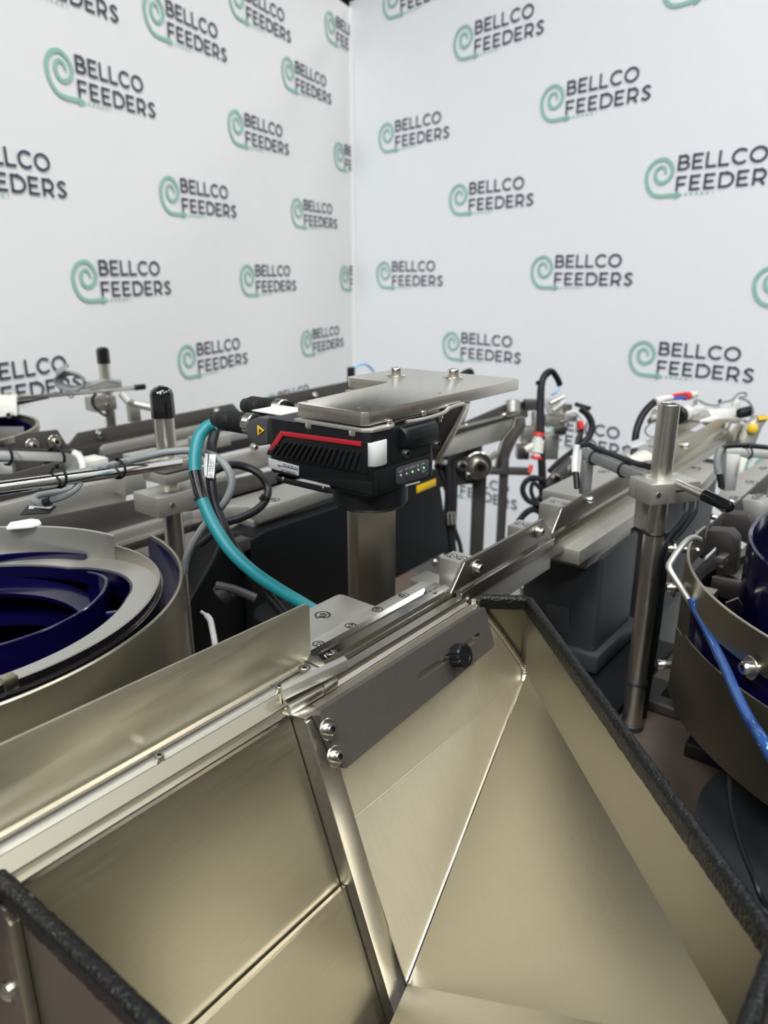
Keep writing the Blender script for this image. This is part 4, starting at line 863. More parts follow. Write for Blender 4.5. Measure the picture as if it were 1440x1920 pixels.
bm = BM(); tube(bm, [(0.7417,1.3630,1.1148), (0.7437,1.3485,1.1079), (0.7412,1.3360,1.0942), (0.7373,1.3316,1.0762)], .0068, 10, 5); obj('white_cable_end', bm, 'white_plastic', ba)
zip_tie(ba, Vector((0.6399,1.4357,1.1199)), (1, .3, 0), .020); zip_tie(ba, Vector((0.7135,1.3795,1.1101)), (1, .3, 0), .020)
gd = thing('curved_dark_guide', 'dark guide plate with rounded corner at the left edge behind the rod', 'guide', (0.6309,1.3212,1.0901))
bm = BM(); prism(bm, [(0.5132,1.2600,1.1221), (0.6492,1.2600,1.1292), (0.6604,1.2600,1.1290), (0.6649,1.2600,1.1252), (0.6666,1.2600,1.1149), (0.6601,1.2600,1.0536), (0.5006,1.2600,1.0450)], (0, .004, 0), .0006); obj('guide_plate', bm, 'plate_dark', gd)
bm = BM(); box(bm, V((0.6338,1.2550,1.1036)), V((0.6458,1.2550,1.1100))+Vector((0, -.012, 0)), .002); obj('latch', bm, 'black_plastic', gd)
cb_ = thing('cream_end_block', 'small cream block with a bore, standing behind the rod', 'block', (0.7801,1.3581,1.0685))
bm = BM(); box(bm, V((0.7653,1.3800,1.0624)), V((0.8240,1.3800,1.0869))+Vector((0, .05, 0)), .002); k = obj('block', bm, 'cream_plastic', cb_)
bm = BM(); cyl(bm, (0.8041,1.3805,1.0725), V((0.8041,1.3805,1.0725))+Vector((0, -.0015, 0)), .0045, 14); obj('bore', bm, 'screw_steel', k)

# ------------------------------------------------------------------ grey drive housing under the outfeed track
gh = thing('grey_drive_housing', 'slate grey square drive housing under the outfeed track beyond the hopper', 'drive housing', (1.25, .51, .75))
bm = BM(); box(bm, (1.160, .435, .800), (1.335, .585, .990), .009, 4); obj('housing', bm, 'box_grey', gh)
bm = BM(); box(bm, (1.148, .423, .772), (1.347, .597, .806), .002); obj('base_lip', bm, 'box_grey', gh)
bm = BM(); box(bm, (.930, .352, .75), (1.365, .640, .766), .002); obj('foot', bm, 'black_paint', gh)  # foot widened into a black slab that stands in for shade on the table
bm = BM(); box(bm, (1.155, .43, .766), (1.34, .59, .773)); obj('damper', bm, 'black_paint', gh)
bm = BM(); prism(bm, [(1.1600,0.5335,0.8739), (1.1600,0.4876,0.8777), (1.1600,0.4856,0.8282), (1.1600,0.5299,0.8252)], (-.0012, 0, 0), .0003); obj('blank_plate', bm, 'grey_panel', gh)
ah = thing('rear_grey_housing', 'second grey housing behind the tall open pole', 'drive housing', (1.72, .54, 0))
bm = BM(); box(bm, (1.52, .455, .70), (1.95, .60, 1.006), .008, 3); obj('housing', bm, 'box_grey', ah)
bm = BM(); box(bm, (1.55, .48, .0), (1.92, .58, .70), .004); obj('pedestal', bm, 'dark_frame', ah)
for k, q in enumerate(([(1.2383,0.9014,0.8000), (1.3030,0.9002,0.8000), (1.3014,0.8460,0.8000), (1.2317,0.8331,0.8000)], [(1.2741,0.7334,0.8000), (1.3671,0.7475,0.8000), (1.3593,0.6897,0.8000), (1.3039,0.6599,0.8000), (1.2607,0.6930,0.8000)])):
    t_ = thing('spring_plate', ['pale spring plate low behind the bracket plate, left of the dome nut', 'pale spring plate low between the hopper rim and grey housing'][k], 'plate', Vector(q[0])-Vector((0, 0, .05)))
    bm = BM(); prism(bm, q, (0, 0, -.012), .001); obj('plate', bm, 'aluminium', t_)
    cc = sum((V(x) for x in q), Vector())/len(q)
    bm = BM(); cyl(bm, cc-Vector((0, 0, .05)), cc-Vector((0, 0, .012)), .012, 16); obj('standoff', bm, 'dark_frame', t_)

# ------------------------------------------------------------------ tall open pole with rotated clamp on the right
pc = Vector((1.0632, .3254, 0)); E1 = Vector((.8112, -.5845, 0)); E2 = Vector((.578, .8162, 0)); UZ = Vector((0, 0, 1))
op = thing('open_sensor_pole', 'tall hollow steel pole with open top and silver clamp on the right', 'post', (pc.x, pc.y, .75))
bm = BM()
ringwall(bm, pc, [(.0150, .75), (.0150, 1.2765), (.0146, 1.2770), (.0132, 1.2770), (.0128, 1.2765), (.0128, .75)], 0, 360, 32); obj('tube', bm, 'nickel', op)
nc = Vector((1.0109,0.3195,1.1703))
def obox(bm, o, a, b, h): prism(bm, [o, o+E1*a, o+E1*a+E2*b, o+E2*b], UZ*h, .0008)
bm = BM(); obox(bm, nc-UZ*.030, .0800, .0365, .030); k = obj('clamp_body', bm, 'aluminium', op)
bm = BM(); obox(bm, nc-UZ*.030+E2*.0380, .0800, .0150, .030); obj('clamp_cap', bm, 'aluminium', op)
bm = BM(); cyl(bm, nc+E1*.012-UZ*.0155-E2*(-.0002), nc+E1*.012-UZ*.0155-E2*.0010, .0040, 16); obj('clamp_bore', bm, 'screw_steel', k)
bm = BM(); obox(bm, nc+E1*.040-UZ*.0130-E2*.0006, .042, .001, .0028); obj('clamp_slit', bm, 'ink', k)
bm = BM(); prism(bm, [(1.0540,0.3133,1.1658), (1.0844,0.2930,1.1683), (1.0850,0.2915,1.1668), (1.0546,0.3118,1.1644)], (0, 0, .0004)); bm.free()
bm = BM(); cyl(bm, (1.0334,0.2927,1.1739), (1.0080,0.2457,1.1683), .0058, 18); obj('clamp_rod', bm, 'nickel', op)
bm = BM(); turned(bm, (1.0104,0.2499,1.1692), (0.9961,0.2200,1.1650), [(0, .0075), (.001, .0083), (.038, .0083), (.043, .0075), (.0455, .005)], 22); obj('rod_tip', bm, 'black_gloss', op)
bm = BM(); cyl(bm, pc+UZ*.75, pc+UZ*.760, .019, 24, .001); obj('foot', bm, 'dark_frame', op)
bm = BM(); prism(bm, [(1.125, .265, .75), (1.21, .265, .75), (1.21, .345, .75), (1.125, .345, .75)], UZ*.022, .006, 3); obj('base_block', bm, 'dark_frame', op)
zip_tie(op, Vector((pc.x, pc.y, 1.086)), UZ, .0165, knot=(-.2, -1, 0)); zip_tie(op, Vector((pc.x, pc.y, .835)), UZ, .0165, knot=(-.2, -1, 0))
# dark cable running down the pole
cb = thing('pole_cable', 'pair of black cables looping from behind the clamp down the tall pole', 'cable', (pc.x+.02, pc.y-.01, .75))
bm = BM(); tube(bm, [(1.1571,0.3083,1.1140), (1.1395,0.3049,1.0974), (1.1062,0.3066,1.0843), (1.0738,0.3093,1.0757), (1.0621,0.3123,1.0530), (1.0668,0.3126,0.9996), (1.0743,0.3150,0.9243), (1.0804,0.3188,0.8160), (1.0838,0.3192,0.7596)], .0058, 10, 6); obj('cable', bm, 'black_plastic', cb)
bm = BM(); tube(bm, [(1.1753,0.3014,1.1127), (1.1578,0.2983,1.0966), (1.1221,0.3016,1.0810), (1.0860,0.3059,1.0662), (1.0719,0.3071,1.0342), (1.0784,0.3087,0.9878), (1.0857,0.3108,0.9118), (1.0938,0.3161,0.8107), (1.0870,0.3151,0.7596)], .0052, 10, 6); obj('cable', bm, 'black_plastic', cb)
# angled sensor arm fixed to the clamp
sa = thing('angled_sensor_bracket', 'square aluminium arm with zip-tied black cable and downward leg, left of the tall pole', 'bracket', nc+E2*.05)
b0 = Vector((1.0580,0.3550,1.1740))
bm = BM(); q = b0-E2*.010; prism(bm, [q, q+E2*.170, q+E2*.170-UZ*.017, q-UZ*.017], E1*.012, .0008); obj('arm', bm, 'arm_grey', sa)
bm = BM(); q = b0+E2*.143-UZ*.017; prism(bm, [q, q+E2*.0170, q+E2*.0170-UZ*.060, q-UZ*.060], E1*.014, .0008); obj('leg', bm, 'arm_grey', sa)
bm = BM(); q = b0-E2*.006+UZ*.001; prism(bm, [q-E2*.010, q+E2*.008, q+E2*.008-UZ*.085, q-E2*.010-UZ*.085], E1*.010-E2*.004, .0008); obj('bracket_plate', bm, 'aluminium', sa)
bm = BM(); tube(bm, [b0+E2*.166+UZ*.004+E1*.004, b0+E2*.150+UZ*.0085+E1*.006, b0+E2*.13+UZ*.006+E1*.008, b0+E2*.08+UZ*.006+E1*.010, b0+E2*.03+UZ*.006+E1*.010, b0+E2*.002+UZ*.008+E1*.012, b0-E2*.012+UZ*.006+E1*.020], .0045, 10, 6); obj('cable', bm, 'black_plastic', sa)
for t in (.127, .046): zip_tie(sa, b0+E2*t-UZ*.0085+E1*.006, E2, .0115, knot=(.3, -.2, 1))
bm = BM(); tube(bm, [(1.1553,0.4967,1.1781), (1.1507,0.4954,1.1644), (1.1411,0.4918,1.1503), (1.1327,0.4868,1.1363)], .0058, 10, 5); obj('white_sensor', bm, 'white_plastic', sa)
bm = BM(); cyl(bm, (1.1338,0.4854,1.1363), (1.1239,0.4770,1.1123), .0050, 10); obj('sensor_tail', bm, 'black_plastic', sa)
# matching arm of the right-hand line
s3a = thing('right_sensor_bracket', 'square aluminium arm with white sensor cable, cut by the right edge', 'bracket', (1.4888,0.3170,1.0596))
q = Vector((1.4775,0.3368,1.1353))
bm = BM(); prism(bm, [(1.4777,0.3370,1.1363), (1.4914,0.3052,1.1414), (1.5109,0.2449,1.1383), (1.5066,0.2416,1.1213), (1.4856,0.3032,1.1232), (1.4731,0.3334,1.1180)], E2*.016, .001); obj('arm', bm, 'arm_grey', s3a)
bm = BM(); prism(bm, [(1.4755,0.3353,1.1276), (1.4806,0.3120,1.1280), (1.4593,0.3054,1.0630), (1.4564,0.3241,1.0593)], E2*.016, .001); obj('leg', bm, 'arm_grey', s3a)
bm = BM(); tube(bm, [(1.4725,0.3432,1.1353), (1.4808,0.3356,1.1411), (1.4922,0.3058,1.1442), (1.5051,0.2715,1.1426), (1.5180,0.2379,1.1420)], .0046, 10, 5); obj('cable', bm, 'black_plastic', s3a)
bm = BM(); tube(bm, [(1.4717,0.3452,1.1372), (1.4640,0.3469,1.1218), (1.4595,0.3446,1.1064), (1.4573,0.3390,1.0901)], .0068, 12, 5); obj('white_sensor', bm, 'grey_cable', s3a)
bm = BM(); cyl(bm, (1.4579,0.3382,1.0901), (1.4543,0.3302,1.0660), .0060, 12); obj('sensor_tail', bm, 'black_plastic', s3a)
zip_tie(s3a, Vector((1.4843,0.3015,1.1330)), (1, -.6, 0), .012)
bm = BM(); prism(bm, [(1.4594,0.3051,1.1279), (1.4660,0.2952,1.1251), (1.4532,0.2977,1.0987), (1.4505,0.3031,1.1025)], (.004, .004, 0), .0006); obj('paper_flag', bm, 'cream_plastic', s3a)

# ------------------------------------------------------------------ right-hand feeder line and its bowl
r0 = thing('right_feeder_track', 'dark bracketed feeder track leaving the right bowl', 'feeder track', (1.3, .28, .95))
bm = BM(); prism(bm, [(1.2121,0.2920,1.0124), (1.2359,0.2920,1.0522), (1.3488,0.2920,1.0534), (1.4815,0.2920,1.0498), (1.8223,0.2920,1.0513), (1.8809,0.2920,0.9759), (1.5153,0.2920,0.9929), (1.2297,0.2920,0.9994)], (0, .004, 0), .0006); obj('side_plate', bm, 'bracket_dark', r0)
for p in ((1.2111,0.2960,1.0461), (1.3046,0.2960,1.0512), (1.4113,0.2960,1.0533)): screw(r0, V(p)+Vector((0, .002, 0)), (-.4, 1, .2), .0055, 'cap')
for k, (xx, pts, mt) in enumerate(((1.16, [(1326,995), (1368,998), (1383,1015), (1380,1078), (1343,1080), (1343,1025), (1318,1044)], 'bracket_dark'), (1.30, [(1362,966), (1400,968), (1411,982), (1404,1022), (1372,1010)], 'bracket_dark'), (1.43, [(1390,936), (1428,940), (1437,952), (1433,992), (1402,990)], 'aluminium'))):
    pass
def xplate(name, pts, mt, th):
    bm = BM(); prism(bm, pts, (th, 0, 0), .0008); return obj(name, bm, mt, r0)
b1 = xplate('bracket', [(1.1500,0.2727,1.0753), (1.1500,0.2408,1.0796), (1.1500,0.2296,1.0693), (1.1500,0.2244,1.0143), (1.1500,0.2511,1.0056), (1.1500,0.2572,1.0526), (1.1500,0.2735,1.0321)], 'bracket_dark', .03)
b2_ = xplate('bracket', [(1.2700,0.2751,1.0719), (1.2700,0.2449,1.0742), (1.2700,0.2345,1.0635), (1.2700,0.2341,1.0256), (1.2700,0.2617,1.0344), (1.2700,0.2823,1.0497)], 'bracket_dark', .03)
b3 = xplate('bracket', [(1.3800,0.2771,1.0694), (1.3800,0.2453,1.0724), (1.3800,0.2353,1.0626), (1.3800,0.2328,1.0158), (1.3800,0.2629,1.0244)], 'aluminium', .045)
screw(b1, (1.1650,0.2501,1.0743), UZ, .0075, 'flush'); screw(b2_, (1.2850,0.2522,1.0717), UZ, .0075, 'flush')
for p in ((1.4000,0.2556,1.0716), (1.4200,0.2539,1.0722)): screw(b3, p, UZ, .008, 'flush')
bm = BM(); box(bm, (1.12, .20, .985), (1.9, .25, 1.004), .001); obj('track_bar', bm, 'steel_dark', r0)
bm = BM(); box(bm, (1.1000,0.2436,1.0394), V((1.1000,0.2321,1.0540))+Vector((.03, 0, 0)), .001); kb = obj('nut_block', bm, 'steel_dark', r0)
screw(kb, (1.1150,0.2412,1.0480), UZ, .007, 'flush')
bm = BM(); prism(bm, [(1.5381,0.3549,1.0250), (1.6612,0.3746,1.0250), (1.9600,0.3500,1.0250), (2.0083,0.2886,1.0250), (1.8808,0.2661,1.0250), (1.5653,0.3082,1.0250), (1.4796,0.3129,1.0250)], (0, 0, -.025), .001); obj('deck_plate', bm, 'aluminium', r0)
for p in ((1.6903,0.3249,1.0260), (1.8387,0.3291,1.0260), (1.5419,0.3207,1.0260)): screw(r0, p, UZ, .010, 'flush')
bm = BM(); prism(bm, [(1.5071,0.4709,1.0340), (1.7249,0.5037,1.0340), (1.7862,0.4762,1.0340), (1.7695,0.4144,1.0340), (1.5801,0.3980,1.0340)], (0, 0, -.030), .001); dk = obj('outfeed_deck', bm, 'aluminium', t2)
screw(dk, (1.6987,0.4505,1.0350), UZ, .012, 'flush'); 
rbw = thing('right_bowl_feeder', 'blue bowl feeder wrapped in bolted stainless guards at the right edge', 'bowl feeder', (1.098, -.101, .75))
c = (1.098, -.101, 0)
bm = BM(); ringwall(bm, c, [(.3700, 1.046), (.3700, 1.0895), (.3708, 1.0905), (.3732, 1.0905), (.3740, 1.0895), (.3740, 1.046)], 86, 268, 110); obj('upper_guard', bm, 'steel', rbw)
bm = BM(); ringwall(bm, c, [(.3560, .90), (.3600, 1.0380), (.3612, 1.0400), (.3640, 1.0400), (.3652, 1.0380), (.3600, .90)], 112, 290, 110); obj('bowl_wall', bm, 'blue_enamel', rbw)
bm = BM(); ringwall(bm, c, [(.3600, .90), (.3600, 1.015), (.3640, 1.015), (.3640, .90)], -70, 112, 80); obj('rear_bowl_wall', bm, 'black_paint', rbw)
bm = BM(); n = 90; R = []
for i in range(n+1):
    d_ = 119.5+150*i/n; a = math.radians(d_); zb = .918 if i > 2 else .926
    zt = 1.024 if i > 2 else 1.018
    R.append([bm.verts.new((c[0]+r*math.cos(a), c[1]+r*math.sin(a), z)) for r, z in ((.384, zb), (.384, zt-.0008), (.3845, zt), (.3866, zt), (.387, zt-.0008), (.387, zb))])
for a, b in zip(R, R[1:]):
    for k in range(6): bm.faces.new((a[k], a[(k+1) % 6], b[(k+1) % 6], b[k]))
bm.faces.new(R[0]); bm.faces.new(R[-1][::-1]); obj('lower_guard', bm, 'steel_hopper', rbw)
bm = BM(); turned(bm, (c[0], c[1], .93), (c[0], c[1], .96), [(0, .355), (.03, .356), (.04, .30), (.04, .02)], 72); obj('bowl_floor', bm, 'black_paint', rbw)
bm = BM(); ringwall(bm, c, [(.2960, .96), (.2960, 1.120), (.2985, 1.122), (.3010, 1.120), (.3010, .96)], 62, 300, 90); obj('inner_wall', bm, 'blue_enamel', rbw)
bm = BM(); prism(bm, [(1.0835,0.2416,1.0300), (1.0926,0.2366,1.0300), (1.0939,0.1840,1.0300), (1.1126,0.1726,1.0300), (1.1001,0.1700,1.0300), (1.0856,0.1822,1.0300)], (0, 0, -.030), .0006); obj('floor_rib', bm, 'steel_dark', rbw)
bm = BM(); prism(bm, [(1.0253,0.2068,1.0200), (1.0881,0.1856,1.0200), (1.0580,0.1597,1.0200), (1.0504,0.1581,1.0200), (1.0801,0.1837,1.0200), (1.0203,0.2048,1.0200)], (0, 0, -.03), .0006); obj('floor_rib', bm, 'steel_dark', rbw)
def radial(p): return Vector((p[0]-c[0], p[1]-c[1], 0)).normalized()
for p, L, wsh in (((1.0909,0.2793,1.0598), .022, 1), ((1.0018,0.2448,1.0370), .026, 1), ((0.9827,0.2601,0.9217), .004, 1), ((0.8081,0.1075,1.0509), .024, 1)):
    p = V(p); rn = radial(p)*.35+(-_r)*.65; rn.z = 0; rn.normalize()
    bm = BM(); cyl(bm, p-rn*.012, p+rn*L, .0052, 14); sc_ = obj('spacer', bm, 'screw_steel', rbw)
    screw(sc_, p+rn*L, rn, .0072, 'cap_washer' if L > .02 else 'cap')
bm = BM(); box(bm, (.945, .205, .96), (.965, .245, 1.06), .001); obj('guard_post', bm, 'steel_dark', rbw)
# drive unit below
bm = BM(); turned(bm, (.9077, -.0016, .79), (.9077, -.0016, .80), [(0, .178), (.009, .178), (.0105, .176), (.0105, .05)], 56); obj('drive_flange', bm, 'box_grey', rbw)
bm = BM(); turned(bm, (1.05, -.09, .80), (1.05, -.09, .93), [(0, .20), (.10, .19), (.13, .17)], 56); obj('drive_drum', bm, 'black_paint', rbw)
bm = BM(); turned(bm, (.9077, -.0016, .75), (.9077, -.0016, .79), [(0, .15), (.04, .15)], 40); obj('drive_base', bm, 'black_paint', rbw)
bm = BM(); box(bm, (1.035, .17, .75), (1.115, .235, .775), .004, 3); ft = obj('rubber_foot', bm, 'rubber', rbw)
screw(ft, (1.055, .20, .775), UZ, .010, 'cap_washer'); screw(ft, (1.090, .205, .775), UZ, .008, 'cap_washer')
bm = BM(); tube(bm, [(0.8155,0.1326,0.9212), (0.7891,0.1268,0.9108), (0.7443,0.1124,0.9042), (0.7041,0.0938,0.9009), (0.6571,0.0701,0.9039), (0.6589,0.0554,0.8798), (.76, .04, .80), (.80, .03, .757)], .0032, 8, 6); obj('drive_lead', bm, 'black_plastic', rbw)
rh = thing('right_drive_housing', 'dark drive housing under the bracketed right track, behind the right bowl', 'drive housing', (1.26, .25, .75))
bm = BM(); box(bm, (1.165, .195, .752), (1.372, .300, .984), .006, 3); obj('housing', bm, 'black_paint', rh)
bm = BM(); box(bm, (1.150, .185, .750), (1.378, .310, .775), .002); obj('base_lip', bm, 'black_paint', rh)
# air nozzle pipe and its blue hose
np_ = thing('air_nozzle_pipe', 'bent grey metal air pipe in front of the right bowl guard', 'pipe', (0.9076,0.2186,1.0504))
bm = BM(); tube(bm, [(1.0035,0.2458,1.1084), (0.9888,0.2506,1.1145), (0.9726,0.2539,1.1138), (0.9478,0.2564,1.1070), (0.9285,0.2586,1.0968), (0.9205,0.2582,1.0928), (0.9155,0.2533,1.0875), (0.9130,0.2417,1.0752), (0.9111,0.2273,1.0592), (0.9083,0.2158,1.0466)], .0042, 12, 7); obj('pipe', bm, 'aluminium', np_)
bh = thing('blue_air_hose', 'translucent blue air hose pushed on the grey pipe, running off the right edge', 'hose', (0.6556,0.0793,1.0485))
hp_ = [(0.9044,0.2213,1.0640), (0.8976,0.2121,1.0524), (0.8674,0.1907,1.0454), (0.8343,0.1700,1.0392), (0.7914,0.1479,1.0388), (0.7477,0.1276,1.0399), (0.7003,0.1042,1.0425), (0.6457,0.0722,1.0434), (.72, .02, .90), (.76, -.06, .80), (.80, -.20, .757)]
bm = BM(); tube(bm, hp_, .0058, 14, 8); obj('hose', bm, 'blue_tube', bh)
bm = BM(); tube(bm, [V(p) for p in hp_], .0024, 8, 8); obj('inner_bore', bm, 'pale_blue', bh)

# ------------------------------------------------------------------ far end of the outfeed track: valves and air lines
vl = thing('end_cylinder', 'white pneumatic end cylinder with black knob on the far end of the outfeed track', 'cylinder', (2.0633,0.4950,1.0747))
bm = BM(); turned(bm, (2.0434,0.5294,1.0921), (2.1378,0.4792,1.0957), [(0, .020), (.004, .023), (.085, .023), (.089, .02)], 24); obj('barrel', bm, 'white_plastic', vl)
bm = BM(); prism(bm, [(2.1179,0.4878,1.0961), (2.1378,0.4816,1.1329), (2.1435,0.4715,1.1274), (2.1283,0.4596,1.0675), (2.1135,0.4771,1.0648)], (.02, .01, 0), .001); obj('end_flange', bm, 'cream_plastic', vl)
bm = BM(); cyl(bm, (2.1101,0.4648,1.0983), (2.1349,0.4375,1.1064), .014, 16, .003); obj('knob', bm, 'black_plastic', vl)
bm = BM(); prism(bm, [(2.0118,0.5334,1.0878), (2.0393,0.5053,1.1011), (2.0883,0.4375,1.0905), (2.0869,0.4365,1.0852), (2.0101,0.5320,1.0812)], (.02, .03, -.004), .001); obj('mount_plate', bm, 'aluminium', vl)
screw(vl, (2.0082,0.4858,1.0856), (-.6, -.8, 0), .011, 'cap')
lw = thing('grey_sensor_wire', 'thin grey wire looping over the white end cylinder', 'wire', (2.0571,0.5259,1.1189))
bm = BM(); tube(bm, [(2.0333,0.5484,1.1366), (2.0436,0.5298,1.1259), (2.0602,0.5072,1.1233), (2.0680,0.5008,1.1299), (2.0870,0.4801,1.1366), (2.1023,0.4690,1.1526), (2.1139,0.4550,1.1539), (2.1118,0.4534,1.1459), (2.1004,0.4658,1.1419), (2.1123,0.4466,1.1339), (2.1156,0.4313,1.1126), (2.1060,0.4310,1.0886), (2.0936,0.4426,1.0806)], .0028, 8, 6); obj('wire', bm, 'grey_cable', lw)
bm = BM(); box(bm, V((2.0624,0.5072,1.1286)), V((2.0827,0.5031,1.1377)), .001); obj('wire_clip', bm, 'black_plastic', lw)
ed = thing('end_guard', 'dark steel end guard closing the far end of the outfeed track', 'guard', (2.0243,0.4409,1.0386))
bm = BM(); prism(bm, [(1.9839,0.4592,1.0403), (2.0294,0.4588,1.0856), (2.0491,0.4324,1.0830), (2.0328,0.4301,1.0386)], (.012, .012, 0), .001); obj('guard_sheet', bm, 'steel_dark', ed)
bm = BM(); prism(bm, [(2.0121,0.4261,1.0455), (2.0296,0.4226,1.0817), (2.0546,0.4043,1.1075), (2.0739,0.3797,1.1075), (2.0548,0.3906,1.0817), (2.0319,0.3968,1.0377), (2.0175,0.4165,1.0403)], (.010, .010, 0), .001); eb = obj('angled_bracket', bm, 'aluminium', ed)
bm = BM(); turned(bm, (2.0324,0.4090,1.0788), (2.0108,0.4046,1.0828), [(0, .010), (.004, .013), (.014, .012), (.018, .006)], 18); obj('yellow_knob', bm, 'yellow', eb)
bm = BM(); prism(bm, [(2.0425,0.4029,1.1081), (2.0629,0.3777,1.1094), (2.0571,0.3817,1.1029), (2.0427,0.3979,1.0991)], (.004, .004, 0)); obj('yellow_label', bm, 'yellow', eb)
al = thing('black_air_hose', 'thick black hose arching left of the tall pole to white sleeve and red fitting', 'hose', (1.7116,0.5880,1.0470))
bm = BM(); tube(bm, [(1.7048,0.5891,1.0326), (1.7145,0.5935,1.0650), (1.7268,0.5967,1.1011), (1.7535,0.5956,1.1318), (1.7932,0.5901,1.1527), (1.8147,0.5827,1.1584)], .0085, 12, 7); obj('hose', bm, 'black_plastic', al)
bm = BM(); tube(bm, [(1.7992,0.5850,1.1576), (1.8220,0.5753,1.1621), (1.8479,0.5611,1.1654)], .0095, 12, 4, radii=[.0105, .0105, .009, .009, .0075, .006]); obj('white_sleeve', bm, 'white_plastic', al)
bm = BM(); tube(bm, [(1.8453,0.5657,1.1679), (1.8694,0.5531,1.1701), (1.8915,0.5420,1.1698)], .0045, 8, 3); obj('red_wire', bm, 'red_bright', al)
bm = BM(); tube(bm, [(1.8438,0.5645,1.1617), (1.8676,0.5517,1.1626), (1.8896,0.5405,1.1622)], .0050, 8, 3); obj('blue_wire', bm, 'blue_wire', al)
bm = BM(); cyl(bm, (1.8878,0.5441,1.1648), (1.9050,0.5390,1.1644), .0105, 14); obj('red_ring', bm, 'red_bright', al)
bm = BM(); turned(bm, (1.9042,0.5401,1.1644), (1.9461,0.5218,1.1664), [(0, .010), (.014, .010), (.016, .007), (.03, .007)], 14); obj('plug', bm, 'cream_plastic', al)
vb = thing('valve_block', 'small pale valve block with ribbed dark side behind the tall pole', 'valve', (1.9154,0.5268,1.1338))
bm = BM(); prism(bm, [(1.9034,0.5427,1.1351), (1.9555,0.5101,1.1342), (1.9532,0.5083,1.1252), (1.9015,0.5412,1.1275)], (.03, .03, 0), .001); obj('plate', bm, 'white_plastic', vb)
bm = BM(); box(bm, V((1.9262,0.5299,1.1333)), V((1.9421,0.5203,1.1537))+Vector((.01, .01, 0)), .001); obj('stem', bm, 'screw_steel', vb)
bm = BM(); cyl(bm, (1.8450,0.5423,1.1221), (1.8782,0.5349,1.1235), .022, 20, .003); obj('coil', bm, 'black_plastic', vb)
bm = BM(); cyl(bm, (1.8551,0.5320,1.1271), (1.8736,0.5265,1.1290), .019, 20, .003); obj('coil_cap', bm, 'white_plastic', vb)
sf = thing('small_fittings', 'small silver fittings with wire loop left of the tall pole top', 'fitting', (1.8026,0.5833,1.0974))
bm = BM(); cyl(bm, (1.8001,0.5929,1.1097), (1.8360,0.5819,1.1110), .007, 12); obj('fitting', bm, 'screw_steel', sf)
bm = BM(); cyl(bm, (1.8049,0.5901,1.1159), (1.8345,0.5942,1.1310), .006, 12); obj('fitting', bm, 'cream_plastic', sf)
bm = BM(); tube(bm, [(1.7985,0.5917,1.1035), (1.7890,0.5974,1.0912), (1.7888,0.5906,1.0776), (1.7994,0.5759,1.0751), (1.8067,0.5750,1.0912)], .0022, 8, 6); obj('wire', bm, 'grey_cable', sf)
wb = thing('white_sensor_bracket', 'flat white bracket plates at mid height just left of the tall pole', 'bracket', (1.5579,0.5350,1.0596))
bm = BM(); prism(bm, [(1.5555,0.5449,1.0727), (1.6061,0.5167,1.0769), (1.6056,0.5104,1.0636), (1.5584,0.5354,1.0618)], (.02, .02, .002), .001); obj('plate', bm, 'cream_plastic', wb)
bm = BM(); prism(bm, [(1.5820,0.5543,1.0903), (1.6249,0.5373,1.0971), (1.6249,0.5343,1.0915), (1.5820,0.5513,1.0847)], (.02, .02, .002), .001); obj('plate', bm, 'label_silver', wb)
bm = BM(); box(bm, V((1.5666,0.5494,1.0759)), V((1.5930,0.5391,1.0881))+Vector((.01, .01, 0)), .001); obj('magnet', bm, 'black_plastic', wb)

# ------------------------------------------------------------------ far end of the second line: stand frame, valve cluster, hanging cables
fr = thing('far_stand', 'dark grey stand frame with slim legs under the far end of the second track', 'stand', (1.75, 1.0, 0))
def leg(u0, u1, vt, d):
    a = Vector(u0); b = Vector(u1)
    bm = BM(); ex = (b-a); ex.z = 0; n = Vector((0, 0, 1)).cross(ex).normalized()*.03
    z0 = .0; P = [Vector((a.x, a.y, z0)), Vector((b.x, b.y, z0)), Vector((b.x, b.y, a.z)), Vector((a.x, a.y, a.z))]
    prism(bm, P, n, .002); return obj('leg', bm, 'dark_frame', fr)
leg((1.7654,1.0631,0.9491), (1.7888,1.0334,0.9491), 0, 0); leg((1.8305,1.0119,0.9443), (1.8447,0.9939,0.9443), 0, 0); leg((1.7012,1.1132,0.9539), (1.7216,1.0872,0.9539), 0, 0)
bm = BM(); prism(bm, [(1.6733,1.1275,0.9784), (1.7757,1.0438,1.0025), (1.7479,1.0219,0.8924), (1.6493,1.1086,0.8836)], (.015, .02, 0), .002); tp_ = obj('gusset_plate', bm, 'dark_frame', fr)
screw(tp_, (1.6978,1.0629,0.9469), (-.7, -.7, 0), .014, 'cap'); screw(tp_, (1.7258,1.0266,0.9455), (-.7, -.7, 0), .022, 'cap_washer'); screw(tp_, (1.7026,1.0422,0.9187), (-.7, -.7, 0), .009, 'cap')
bm = BM(); prism(bm, [(1.7745,1.0395,0.9260), (1.9113,0.9583,0.9080), (1.9068,0.9548,0.8902), (1.7702,1.0360,0.9087)], (.02, .02, 0), .002); obj('cross_beam', bm, 'dark_frame', fr)
bm = BM(); prism(bm, [(1.9204,0.9902,1.0572), (1.9147,0.9837,1.0307), (1.8901,0.9959,0.9940), (1.8694,1.0031,0.9572), (1.8506,1.0041,0.9131), (1.8144,1.0187,0.9181), (1.8292,1.0226,0.9618), (1.8490,1.0187,1.0026), (1.8741,1.0034,1.0347), (1.8838,1.0032,1.0580)], (.012, .012, 0), .001); obj('curved_strut', bm, 'steel_dark', fr)
bm = BM(); tube(bm, [(1.7782,1.0424,0.9404), (1.8018,1.0341,0.9496), (1.8247,1.0268,0.9589)], .010, 10, 4); obj('lever', bm, 'screw_steel', fr)
